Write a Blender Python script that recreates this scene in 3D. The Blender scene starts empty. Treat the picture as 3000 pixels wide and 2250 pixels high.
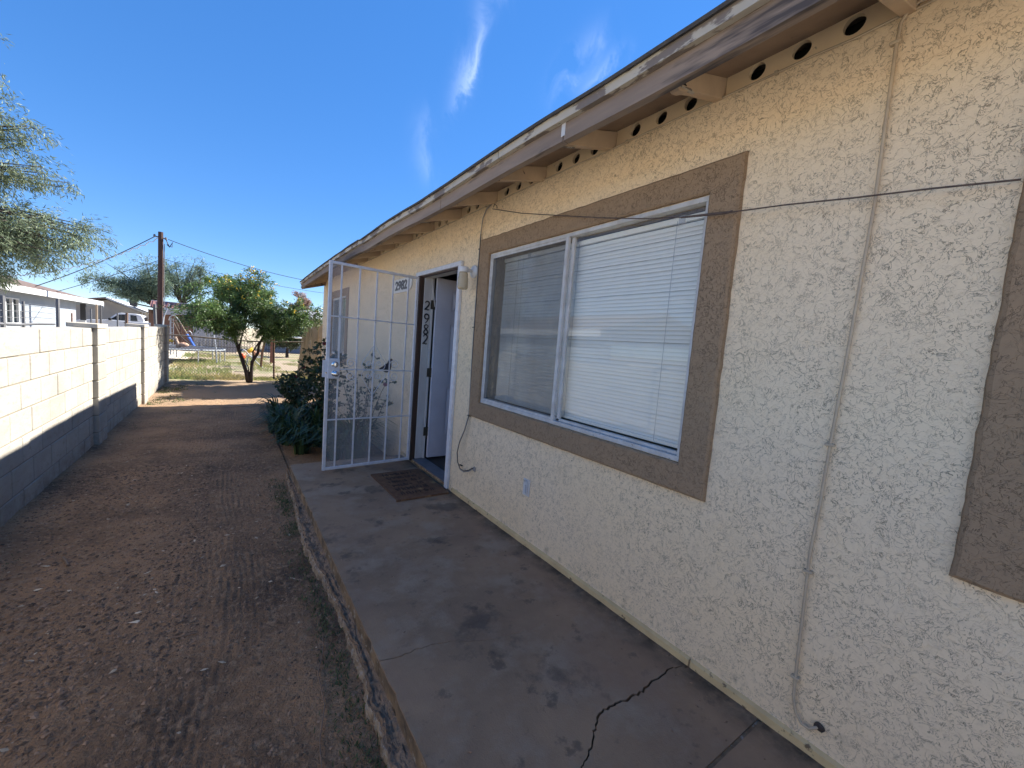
import bpy, math, random
import numpy as np
from mathutils import Vector, Matrix, noise
random.seed(7); RNG = np.random.default_rng(7)
SC = bpy.context.scene; COL = SC.collection
R_ = math.radians
SUN_EL, SUN_AZ = R_(40.5), R_(83)      # sun stands over +X, behind the house

# ---------------------------------------------------------------- camera
cam = bpy.data.cameras.new('camera'); camo = bpy.data.objects.new('camera', cam); COL.objects.link(camo)
cam.sensor_width = 36; cam.lens = 1164.6252 / 3000 * 36; cam.clip_start = .02; cam.clip_end = 3000
Rv = Vector((0.81123186, -0.57946205, 0.07827258)); Uv = Vector((-0.01163526, 0.11783862, 0.99296459)); Fv = Vector((0.58460883, 0.80643524, -0.08885225))
camo.matrix_world = Matrix(((Rv.x, Uv.x, -Fv.x, -1.74968), (Rv.y, Uv.y, -Fv.y, 0), (Rv.z, Uv.z, -Fv.z, 1.38554), (0, 0, 0, 1)))
SC.camera = camo
# ---------------------------------------------------------------- sky, sun, exposure
SC.view_settings.view_transform = 'Standard'; SC.view_settings.look = 'None'
SC.view_settings.gamma = 1; SC.view_settings.use_curve_mapping = False
SC.view_settings.exposure = 2.5
W = bpy.data.worlds.new('World'); SC.world = W; W.use_nodes = True
SAT, VAL, GAM = 1.54, .52, .58
def world():
    nt = W.node_tree; n = nt.nodes; L = nt.links; n.clear()
    out = n.new('ShaderNodeOutputWorld'); bg = n.new('ShaderNodeBackground'); bg.inputs[1].default_value = .15
    sky = n.new('ShaderNodeTexSky'); sky.sky_type = 'NISHITA'; sky.sun_disc = False
    sky.sun_elevation = SUN_EL; sky.sun_rotation = SUN_AZ; sky.altitude = 800; sky.air_density = .8; sky.dust_density = 0; sky.ozone_density = 6.0
    hs = n.new('ShaderNodeHueSaturation'); hs.inputs['Saturation'].default_value = SAT; hs.inputs['Hue'].default_value = .512; hs.inputs['Value'].default_value = VAL
    ga = n.new('ShaderNodeGamma'); ga.inputs[1].default_value = GAM; L.new(sky.outputs[0], ga.inputs[0]); L.new(ga.outputs[0], hs.inputs['Color'])
    tc = n.new('ShaderNodeTexCoord')
    def math_(op, a, b=None, c=None):
        m = n.new('ShaderNodeMath'); m.operation = op
        for i, v in enumerate((a, b, c)):
            if v is None: continue
            if isinstance(v, (int, float)): m.inputs[i].default_value = v
            else: L.new(v, m.inputs[i])
        return m.outputs[0]
    def dot(v):
        m = n.new('ShaderNodeVectorMath'); m.operation = 'DOT_PRODUCT'; L.new(tc.outputs['Generated'], m.inputs[0]); m.inputs[1].default_value = v; return m.outputs['Value']
    nz = n.new('ShaderNodeTexNoise'); nz.inputs['Scale'].default_value = 9; nz.inputs['Detail'].default_value = 7; nz.inputs['Roughness'].default_value = .62; nz.inputs['Distortion'].default_value = .6
    mp = n.new('ShaderNodeMapping'); mp.inputs['Scale'].default_value = (1.6, 1.6, .75); L.new(tc.outputs['Generated'], mp.inputs[0]); L.new(mp.outputs[0], nz.inputs[0])
    warp = math_('MULTIPLY', math_('SUBTRACT', nz.outputs[0], .5), .1)
    tot = None
    # thin cirrus streaks: end, end, half width, strength
    for a, b, w, s in (((.367, .709, .602), (.372, .800, .470), .0135, .19), ((.318, .827, .464), (.345, .868, .350), .019, .10),
                       ((.557, .569, .605), (.531, .672, .515), .020, .13), ((.598, .560, .580), (.570, .640, .515), .014, .14), ((.40, .62, .68), (.36, .70, .61), .02, .10)):
        A, B = Vector(a).normalized(), Vector(b).normalized(); m = ((A + B) / 2).normalized(); u = (B - A).normalized(); v = m.cross(u).normalized()
        Lh = (B - A).length / 2
        pu = math_('DIVIDE', math_('SUBTRACT', dot(u), m.dot(u)), Lh); pv = math_('DIVIDE', math_('ADD', math_('SUBTRACT', dot(v), m.dot(v)), warp), w)
        r2 = math_('ADD', math_('POWER', math_('ABSOLUTE', pu), 3), math_('POWER', math_('ABSOLUTE', pv), 1.6))
        g = math_('MULTIPLY', math_('POWER', 2.718, math_('MULTIPLY', r2, -1.1)), s)
        g = math_('MULTIPLY', g, math_('GREATER_THAN', dot(m), .3))
        tot = g if tot is None else math_('ADD', tot, g)
    mr = n.new('ShaderNodeMapRange'); mr.inputs[1].default_value = .36; mr.inputs[2].default_value = .68; L.new(nz.outputs[0], mr.inputs[0])
    fac = math_('MULTIPLY', tot, mr.outputs[0]); fac = math_('MINIMUM', fac, .8)
    mx = n.new('ShaderNodeMix'); mx.data_type = 'RGBA'; L.new(fac, mx.inputs[0]); L.new(hs.outputs[0], mx.inputs[6]); mx.inputs[7].default_value = (2.6, 2.8, 3.4, 1)
    L.new(mx.outputs[2], bg.inputs[0]); L.new(bg.outputs[0], out.inputs[0])
world()
sun = bpy.data.lights.new('sun', 'SUN'); sun.energy = 2.5; sun.angle = R_(.53); sun.color = (1, .95, .86)
suno = bpy.data.objects.new('sun', sun); COL.objects.link(suno)
sd = Vector((math.cos(SUN_EL) * math.sin(SUN_AZ), math.cos(SUN_EL) * math.cos(SUN_AZ), math.sin(SUN_EL)))
suno.rotation_euler = sd.to_track_quat('Z', 'Y').to_euler(); suno.location = (30, 0, 40)

# ---------------------------------------------------------------- material helper
def mat(name, col, rough=.85, col2=None, scale=8, detail=4, lo=.35, hi=.65, stretch=(1, 1, 1), bump=None, metal=0, spec=None,
        isl=0, objr=0, col3=None, scale3=60, lo3=.55, hi3=.7, transl=0):
    m = bpy.data.materials.new(name); m.use_nodes = True; nt = m.node_tree; n = nt.nodes; L = nt.links
    b = n['Principled BSDF']; b.inputs['Roughness'].default_value = rough; b.inputs['Metallic'].default_value = metal
    if spec is not None: b.inputs['Specular IOR Level'].default_value = spec
    g = n.new('ShaderNodeNewGeometry'); mp = n.new('ShaderNodeMapping'); mp.inputs['Scale'].default_value = stretch; L.new(g.outputs['Position'], mp.inputs[0])
    c = None
    def mix(f, a, bb):
        x = n.new('ShaderNodeMix'); x.data_type = 'RGBA'
        if isinstance(f, float): x.inputs[0].default_value = f
        else: L.new(f, x.inputs[0])
        for i, v in ((6, a), (7, bb)):
            if isinstance(v, tuple): x.inputs[i].default_value = (*v, 1)
            else: L.new(v, x.inputs[i])
        return x.outputs[2]
    def nz(s, d, l, h):
        t = n.new('ShaderNodeTexNoise'); t.inputs['Scale'].default_value = s; t.inputs['Detail'].default_value = d; t.inputs['Roughness'].default_value = .62; L.new(mp.outputs[0], t.inputs[0])
        r = n.new('ShaderNodeMapRange'); r.inputs[1].default_value = l; r.inputs[2].default_value = h; L.new(t.outputs[0], r.inputs[0]); return r.outputs[0]
    if col2: c = mix(nz(scale, detail, lo, hi), col, col2)
    if col3: c = mix(nz(scale3, 5, lo3, hi3), c if c is not None else col, col3)
    for amt, src in ((isl, 'isl'), (objr, 'obj')):
        if not amt: continue
        if src == 'isl': o = g.outputs['Random Per Island']
        else: oi = n.new('ShaderNodeObjectInfo'); o = oi.outputs['Random']
        r = n.new('ShaderNodeMapRange'); r.inputs[3].default_value = 1 - amt; r.inputs[4].default_value = 1 + amt; L.new(o, r.inputs[0])
        vm = n.new('ShaderNodeVectorMath'); vm.operation = 'SCALE'; L.new(r.outputs[0], vm.inputs['Scale'])
        if c is None: vm.inputs[0].default_value = col
        else: L.new(c, vm.inputs[0])
        c = vm.outputs[0]
    if c is None: b.inputs['Base Color'].default_value = (*col, 1)
    else: L.new(c, b.inputs['Base Color'])
    if bump:
        prev = None
        for s, st, dist in (bump if isinstance(bump, list) else [bump]):
            t = n.new('ShaderNodeTexNoise'); t.inputs['Scale'].default_value = s; t.inputs['Detail'].default_value = 5; L.new(mp.outputs[0], t.inputs[0])
            bp = n.new('ShaderNodeBump'); bp.inputs['Strength'].default_value = st; bp.inputs['Distance'].default_value = dist; L.new(t.outputs[0], bp.inputs['Height'])
            if prev: L.new(prev, bp.inputs['Normal'])
            prev = bp.outputs[0]
        L.new(prev, b.inputs['Normal'])
    if transl:
        tr = n.new('ShaderNodeBsdfTranslucent'); ms = n.new('ShaderNodeMixShader'); ms.inputs[0].default_value = transl
        if c is None: tr.inputs[0].default_value = (*col, 1)
        else: L.new(c, tr.inputs[0])
        L.new(b.outputs[0], ms.inputs[1]); L.new(tr.outputs[0], ms.inputs[2]); L.new(ms.outputs[0], n['Material Output'].inputs[0])
    return m

def stucco(name, col, warm, dirt, sc=1.0, line=1.0):
    """skip-trowel stucco: broken worm-like trowel edges with relief and settled dust"""
    m = bpy.data.materials.new(name); m.use_nodes = True; nt = m.node_tree; n = nt.nodes; L = nt.links; b = n['Principled BSDF']
    b.inputs['Roughness'].default_value = .93; b.inputs['Specular IOR Level'].default_value = .15
    g = n.new('ShaderNodeNewGeometry')
    def nz(s, d, r=.55, dis=0, off=0):
        t = n.new('ShaderNodeTexNoise'); t.inputs['Scale'].default_value = s; t.inputs['Detail'].default_value = d; t.inputs['Roughness'].default_value = r; t.inputs['Distortion'].default_value = dis
        va = n.new('ShaderNodeVectorMath'); va.inputs[1].default_value = (off, off * 1.7, off * .3); L.new(g.outputs['Position'], va.inputs[0]); L.new(va.outputs[0], t.inputs[0]); return t.outputs[0]
    def mr(x, a, bb, c=0, d=1, kind='SMOOTHSTEP'):
        r = n.new('ShaderNodeMapRange'); r.interpolation_type = kind
        for i, v in enumerate((a, bb, c, d)): r.inputs[i + 1].default_value = v
        L.new(x, r.inputs[0]); return r.outputs[0]
    def mt(op, a, bb=None):
        k = n.new('ShaderNodeMath'); k.operation = op
        for i, v in enumerate((a, bb)):
            if v is None: continue
            if isinstance(v, (int, float)): k.inputs[i].default_value = v
            else: L.new(v, k.inputs[i])
        return k.outputs[0]
    lines = None; plate = None
    for s, off, dd, keep in ((18 * sc, 3.1, 4.5, .50), (36 * sc, 9.7, 4, .49)):
        a = nz(s, dd, .6, .9, off)
        ln = mr(mt('ABSOLUTE', mt('SUBTRACT', a, .5)),   .002, .0095 if s < 20 * sc else .015, 1, 0)
        msk = mr(nz(s * .8, 2, .5, 0, off + 5), keep - .09, keep + .01)
        msk2 = mr(nz(2.2, 2, .5, 0, off + 2), .3, .6, .45, 1)
        ln = mt('MULTIPLY', mt('MULTIPLY', ln, msk), msk2)
        st = mr(a, .485, .515)
        lines = ln if lines is None else mt('MAXIMUM', lines, ln)
        plate = st if plate is None else mt('ADD', mt('MULTIPLY', plate, .7), mt('MULTIPLY', st, .4))
    grit = nz(190, 3, .6, 0, 1)
    h = mt('ADD', mt('ADD', plate, mt('MULTIPLY', lines, -.9)), mt('MULTIPLY', grit, .28))
    bp = n.new('ShaderNodeBump'); bp.inputs['Strength'].default_value = .6; bp.inputs['Distance'].default_value = .004; L.new(h, bp.inputs['Height']); L.new(bp.outputs[0], b.inputs['Normal'])
    def mix(f, a, bb):
        x = n.new('ShaderNodeMix'); x.data_type = 'RGBA'; L.new(f, x.inputs[0])
        for i, v in ((6, a), (7, bb)):
            if isinstance(v, tuple): x.inputs[i].default_value = (*v, 1)
            else: L.new(v, x.inputs[i])
        return x.outputs[2]
    c = mix(mr(nz(1.1, 4), .35, .68), col, warm)
    c = mix(mr(nz(60, 3, .6, 0, 4), .45, .8, 0, .35), c, dirt)
    c = mix(mt('MULTIPLY', lines,   .72 * line), c, tuple(v * .28 for v in dirt))
    # splash-back grime low on the wall, broken up by noise
    sp = n.new('ShaderNodeSeparateXYZ'); L.new(g.outputs['Position'], sp.inputs[0])
    low = mr(sp.outputs[2], .02, .22, 1, 0); gr = mr(nz(14, 6, .7, 0, 8), .52, .72)
    c = mix(mt('MULTIPLY', mt('MULTIPLY', low, gr), .55), c, tuple(v * .3 for v in dirt))
    L.new(c, b.inputs['Base Color'])
    return m

def glass(name, refl=1.0, tint=(1, 1, 1), rough=0.0, base=.04):
    m = bpy.data.materials.new(name); m.use_nodes = True; nt = m.node_tree; n = nt.nodes; L = nt.links; n.remove(n['Principled BSDF'])
    t = n.new('ShaderNodeBsdfTransparent'); t.inputs[0].default_value = (*tint, 1); gl = n.new('ShaderNodeBsdfGlossy'); gl.inputs['Roughness'].default_value = rough
    lw = n.new('ShaderNodeLayerWeight'); f = n.new('ShaderNodeMath'); f.operation = 'POWER'; L.new(lw.outputs['Facing'], f.inputs[0]); f.inputs[1].default_value = 4.0; k = n.new('ShaderNodeMath'); k.operation = 'MULTIPLY_ADD'; k.inputs[1].default_value = refl; k.inputs[2].default_value = base; L.new(f.outputs[0], k.inputs[0])
    ms = n.new('ShaderNodeMixShader'); L.new(k.outputs[0], ms.inputs[0]); L.new(t.outputs[0], ms.inputs[1]); L.new(gl.outputs[0], ms.inputs[2]); L.new(ms.outputs[0], n['Material Output'].inputs[0]); return m

def veil(name, col, alpha, gloss=0.0):
    """fine insect mesh, far finer than a pixel: part see-through"""
    m = bpy.data.materials.new(name); m.use_nodes = True; nt = m.node_tree; n = nt.nodes; L = nt.links; b = n['Principled BSDF']
    b.inputs['Base Color'].default_value = (*col, 1); b.inputs['Roughness'].default_value = .5
    t = n.new('ShaderNodeBsdfTransparent'); ms = n.new('ShaderNodeMixShader')
    g = n.new('ShaderNodeNewGeometry'); z = n.new('ShaderNodeTexNoise'); z.inputs['Scale'].default_value = 3; z.inputs['Detail'].default_value = 5; L.new(g.outputs['Position'], z.inputs[0])
    r = n.new('ShaderNodeMapRange'); r.inputs[1].default_value = .3; r.inputs[2].default_value = .7; r.inputs[3].default_value = alpha * .75; r.inputs[4].default_value = alpha * 1.2; L.new(z.outputs[0], r.inputs[0])
    L.new(r.outputs[0], ms.inputs[0]); L.new(t.outputs[0], ms.inputs[1]); L.new(b.outputs[0], ms.inputs[2])
    L.new(ms.outputs[0], n['Material Output'].inputs[0]); return m

M = {}
M['stucco'] = stucco('cream_stucco', (.90, .725, .50), (.90, .71, .465), (.60, .46, .31))
M['trim'] = stucco('brown_stucco', (.345, .24, .15), (.365, .25, .152), (.19, .135, .088), 1.0, .8)
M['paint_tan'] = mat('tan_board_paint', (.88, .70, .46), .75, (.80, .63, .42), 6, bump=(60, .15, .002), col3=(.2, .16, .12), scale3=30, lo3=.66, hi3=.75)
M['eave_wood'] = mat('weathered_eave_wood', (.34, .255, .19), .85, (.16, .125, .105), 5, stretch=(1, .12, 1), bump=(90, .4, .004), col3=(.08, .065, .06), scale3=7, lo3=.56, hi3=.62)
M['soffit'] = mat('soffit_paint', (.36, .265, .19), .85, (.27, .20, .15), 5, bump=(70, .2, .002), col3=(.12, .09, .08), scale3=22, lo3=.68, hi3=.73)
M['peel'] = mat('peeling_pale_paint', (.52, .47, .38), .75, (.44, .40, .33), 6, stretch=(1, .35, 1), bump=(60, .45, .005), col3=(.20, .165, .14), scale3=11, lo3=.49, hi3=.52)
M['rafter'] = mat('rafter_paint', (.60, .45, .30), .8, (.50, .37, .25), 6, bump=(70, .25, .002), col3=(.14, .10, .08), scale3=20, lo3=.66, hi3=.7)
M['shingle'] = mat('dark_shingle', (.05, .05, .055), .9, (.08, .075, .07), 20, bump=(90, .5, .005))
M['dark'] = mat('dark_void', (.02, .018, .016), .95)
M['alu'] = mat('window_aluminium', (.62, .61, .59), .5, (.48, .46, .43), 12, bump=(60, .1, .001), col3=(.2, .19, .18), scale3=40, lo3=.64, hi3=.72)
M['glass'] = glass('window_glass', .75, (.99, .99, .98), .0, .032)
M['screen'] = veil('insect_screen', (.10, .10, .10), .42)
M['blind'] = mat('white_blind', (.90, .88, .80), .5, (.88, .86, .78), 10, transl=.06)
M['cord'] = mat('grey_cord', (.45, .45, .43), .8)
M['white_metal'] = mat('white_painted_steel', (.72, .72, .74), .45, (.60, .60, .62), 18, bump=(80, .12, .001), col3=(.35, .24, .16), scale3=55, lo3=.72, hi3=.78)
M['door_mesh'] = veil('perforated_door_screen', (.66, .66, .67), .27)
M['door_white'] = mat('white_door_paint', (.66, .665, .74), .5, (.60, .60, .67), 5, bump=(120, .05, .001))
M['jamb_white'] = mat('worn_white_jamb', (.60, .59, .57), .6, (.50, .48, .46), 9, stretch=(1, 1, .3), bump=(60, .2, .002), col3=(.10, .075, .06), scale3=16, lo3=.67, hi3=.70)
M['brown_wood'] = mat('brown_door_post', (.075, .040, .025), .6, (.04, .022, .015), 10, stretch=(4, 4, .3), bump=(70, .3, .002))
M['sill_wood'] = mat('worn_sill_wood', (.40, .27, .14), .85, (.13, .075, .04), 22, bump=(60, .5, .004), col3=(.55, .42, .26), scale3=30, lo3=.58, hi3=.64)
M['sill_metal'] = mat('blue_grey_sill', (.15, .16, .185), .5, (.11, .115, .13), 8)
M['hinge'] = mat('bronze_hinge', (.09, .08, .06), .5, metal=.6)
M['chrome'] = mat('chrome', (.8, .8, .8), .12, metal=1)
M['black'] = mat('black_paint', (.015, .015, .017), .5)
M['bird'] = mat('dark_metal_bird', (.035, .036, .05), .5)
M['plaque'] = mat('white_plaque', (.86, .84, .79), .6, (.78, .76, .71), 14)
M['lampwhite'] = mat('white_lamp_metal', (.72, .72, .72), .4)
M['cable_tan'] = mat('tan_painted_cable', (.56, .45, .31), .7, (.47, .37, .26), 20)
M['cable_dark'] = mat('dark_cable', (.045, .035, .03), .7)
M['cable_grey'] = mat('grey_cable', (.30, .28, .26), .7)
M['wire'] = mat('rusty_brown_wire', (.12, .085, .07), .7, (.08, .055, .045), 40)
M['plastic'] = mat('white_plastic', (.66, .64, .62), .5)
M['strip'] = mat('yellow_painted_strip', (.72, .54, .28), .8, (.60, .44, .23), 9, bump=(50, .3, .003), col3=(.20, .13, .07), scale3=26, lo3=.62, hi3=.68)
M['mat'] = mat('coir_mat', (.20, .10, .05), .95, (.12, .062, .034), 25, bump=(240, .9, .006), col3=(.34, .20, .09), scale3=9, lo3=.58, hi3=.72)
M['mat_dark'] = mat('coir_mat_print', (.06, .035, .024), .95, bump=(240, .9, .004))
M['int'] = mat('interior_wall', (.34, .30, .26), .9)
M['int_floor'] = mat('interior_floor', (.07, .05, .04), .8)

def concrete():
    m = mat('slab_concrete', (.365, .235, .138), .88, (.235, .152, .092), 1.6, 8, .38, .62, bump=[(7, .3, .012), (60, .35, .004), (190, .6, .003)], col3=(.36, .265, .18), scale3=3.1, lo3=.48, hi3=.66)
    nt = m.node_tree; n = nt.nodes; L = nt.links; b = n['Principled BSDF']; src = b.inputs['Base Color'].links[0].from_socket
    g = n.new('ShaderNodeNewGeometry')
    prev = src
    for s, lo, hi, amt, col, off in ((2.3, .56, .63, .62, (.070, .053, .042), 0), (5.5, .60, .66, .55, (.060, .047, .038), 17), (1.7, .50, .66, .6, (.28, .175, .11), 7), (420, .62, .72, .5, (.30, .28, .26), 2), (260, .66, .74, .6, (.04, .035, .03), 4), (11, .60, .75, .5, (.05, .042, .04), 5)):
        t = n.new('ShaderNodeTexNoise'); t.inputs['Scale'].default_value = s; t.inputs['Detail'].default_value = 6; t.inputs['Roughness'].default_value = .65
        va = n.new('ShaderNodeVectorMath'); va.inputs[1].default_value = (off, off, 0); L.new(g.outputs['Position'], va.inputs[0]); L.new(va.outputs[0], t.inputs[0])
        r = n.new('ShaderNodeMapRange'); r.inputs[1].default_value = lo; r.inputs[2].default_value = hi; r.inputs[4].default_value = amt; L.new(t.outputs[0], r.inputs[0])
        x = n.new('ShaderNodeMix'); x.data_type = 'RGBA'; L.new(r.outputs[0], x.inputs[0]); L.new(prev, x.inputs[6]); x.inputs[7].default_value = (*col, 1); prev = x.outputs[2]
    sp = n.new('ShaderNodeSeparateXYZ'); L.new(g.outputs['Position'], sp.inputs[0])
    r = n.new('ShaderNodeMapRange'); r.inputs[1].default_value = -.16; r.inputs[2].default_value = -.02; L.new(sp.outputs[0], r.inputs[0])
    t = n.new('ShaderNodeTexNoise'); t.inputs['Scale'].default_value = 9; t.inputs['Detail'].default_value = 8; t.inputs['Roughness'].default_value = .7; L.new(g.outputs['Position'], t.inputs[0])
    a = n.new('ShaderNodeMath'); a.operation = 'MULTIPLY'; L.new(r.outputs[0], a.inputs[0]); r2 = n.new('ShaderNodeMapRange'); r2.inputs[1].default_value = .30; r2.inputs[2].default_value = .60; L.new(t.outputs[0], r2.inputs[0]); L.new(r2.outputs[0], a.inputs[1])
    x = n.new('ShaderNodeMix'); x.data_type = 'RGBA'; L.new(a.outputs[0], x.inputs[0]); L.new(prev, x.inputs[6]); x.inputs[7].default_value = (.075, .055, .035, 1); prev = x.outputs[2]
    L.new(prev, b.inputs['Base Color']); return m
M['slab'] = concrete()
M['slab_side'] = mat('slab_side', (.30, .205, .12), .95, (.095, .07, .05), 9, bump=[(20, .6, .02), (120, .5, .004)], col3=(.34, .31, .27), scale3=24, lo3=.58, hi3=.66)
M['footing'] = mat('rough_footing', (.42, .32, .22), .95, (.20, .145, .10), 18, bump=[(40, .8, .02), (140, .6, .005)], col3=(.40, .35, .30), scale3=55, lo3=.52, hi3=.62)

M['ledge'] = mat('brown_ledge', (.34, .22, .135), .95, (.18, .12, .075), 14, bump=[(40, .8, .02), (140, .6, .005)], col3=(.24, .18, .12), scale3=40, lo3=.58, hi3=.68)  # browner and darker than the outer footing edge
def soil():
    m = mat('yard_soil', (.43, .24, .12), .97, (.165, .095, .052), 1.3, 7, .38, .62, bump=[(38, 1.0, .03), (130, 1.0, .012)], col3=(.44, .275, .155), scale3=26, lo3=.5, hi3=.7)
    nt = m.node_tree; n = nt.nodes; L = nt.links; b = n['Principled BSDF']; src = b.inputs['Base Color'].links[0].from_socket
    g = n.new('ShaderNodeNewGeometry'); sp = n.new('ShaderNodeSeparateXYZ'); L.new(g.outputs['Position'], sp.inputs[0])
    def nz(s, lo, hi, off=0, a=1):
        t = n.new('ShaderNodeTexNoise'); t.inputs['Scale'].default_value = s; t.inputs['Detail'].default_value = 6; va = n.new('ShaderNodeVectorMath'); va.inputs[1].default_value = (off, off, 0); L.new(g.outputs['Position'], va.inputs[0]); L.new(va.outputs[0], t.inputs[0])
        r = n.new('ShaderNodeMapRange'); r.inputs[1].default_value = lo; r.inputs[2].default_value = hi; r.inputs[4].default_value = a; L.new(t.outputs[0], r.inputs[0]); return r.outputs[0]
    def mix(f, a, c):
        x = n.new('ShaderNodeMix'); x.data_type = 'RGBA'; L.new(f, x.inputs[0]); L.new(a, x.inputs[6]); x.inputs[7].default_value = (*c, 1); return x.outputs[2]
    def mul(a, c):
        k = n.new('ShaderNodeMath'); k.operation = 'MULTIPLY'; L.new(a, k.inputs[0]); L.new(c, k.inputs[1]); return k.outputs[0]
    def rng(o, lo, hi):
        r = n.new('ShaderNodeMapRange'); r.inputs[1].default_value = lo; r.inputs[2].default_value = hi; L.new(o, r.inputs[0]); return r.outputs[0]
    far_tan = rng(sp.outputs[1], 7.0, 11.5)                 # soil shifts to an even tan away from the porch
    c = mix(far_tan, src, (.33, .225, .14))
    far = rng(sp.outputs[1], 13.6, 14.6)
    c = mix(mul(far, nz(.6, .1, .4, 3)), c, (.42, .33, .23))
    c = mix(mul(far, nz(.55, .50, .62, 9)), c, (.24, .25, .11))
    c = mix(nz(300, .66, .72, 1, .7), c, (.30, .25, .20))
    L.new(c, b.inputs['Base Color']); return m
M['soil'] = soil()
M['pebble'] = mat('pebbles_and_chips', (.34, .205, .12), .9, (.16, .10, .06), 40, isl=.55, bump=(200, .3, .002))
M['palechip'] = mat('pale_chips', (.62, .48, .32), .85, isl=.4)
M['block'] = mat('cream_block', (.41, .38, .33), .93, (.335, .31, .265), 4, bump=[(45, .45, .006), (200, .5, .003)], objr=.05, col3=(.29, .255, .20), scale3=22, lo3=.55, hi3=.75, stretch=(1, .5, 1))
def weather(m, z0, z1, col, amt):
    nt = m.node_tree; n = nt.nodes; L = nt.links; b = n['Principled BSDF']; src = b.inputs['Base Color'].links[0].from_socket; g = n.new('ShaderNodeNewGeometry'); sp = n.new('ShaderNodeSeparateXYZ'); L.new(g.outputs['Position'], sp.inputs[0])
    a = n.new('ShaderNodeMapRange'); a.inputs[1].default_value = z1; a.inputs[2].default_value = z0; L.new(sp.outputs[2], a.inputs[0])
    t = n.new('ShaderNodeTexNoise'); t.inputs['Scale'].default_value = 6; t.inputs['Detail'].default_value = 8; t.inputs['Roughness'].default_value = .7; L.new(g.outputs['Position'], t.inputs[0])
    r = n.new('ShaderNodeMapRange'); r.inputs[1].default_value = .4; r.inputs[2].default_value = .65; L.new(t.outputs[0], r.inputs[0])
    k = n.new('ShaderNodeMath'); k.operation = 'MULTIPLY'; L.new(a.outputs[0], k.inputs[0]); L.new(r.outputs[0], k.inputs[1]); k2 = n.new('ShaderNodeMath'); k2.operation = 'MULTIPLY'; L.new(k.outputs[0], k2.inputs[0]); k2.inputs[1].default_value = amt
    x = n.new('ShaderNodeMix'); x.data_type = 'RGBA'; L.new(k2.outputs[0], x.inputs[0]); L.new(src, x.inputs[6]); x.inputs[7].default_value = (*col, 1); L.new(x.outputs[2], b.inputs['Base Color'])
weather(M['block'], -.15, .12, (.20, .13, .08), .8)
M['mortar'] = mat('mortar', (.24, .215, .175), .95, bump=(150, .4, .003))
M['cap'] = mat('cream_cap', (.44, .40, .33), .93, (.54, .48, .38), 12, bump=(120, .4, .003))

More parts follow.
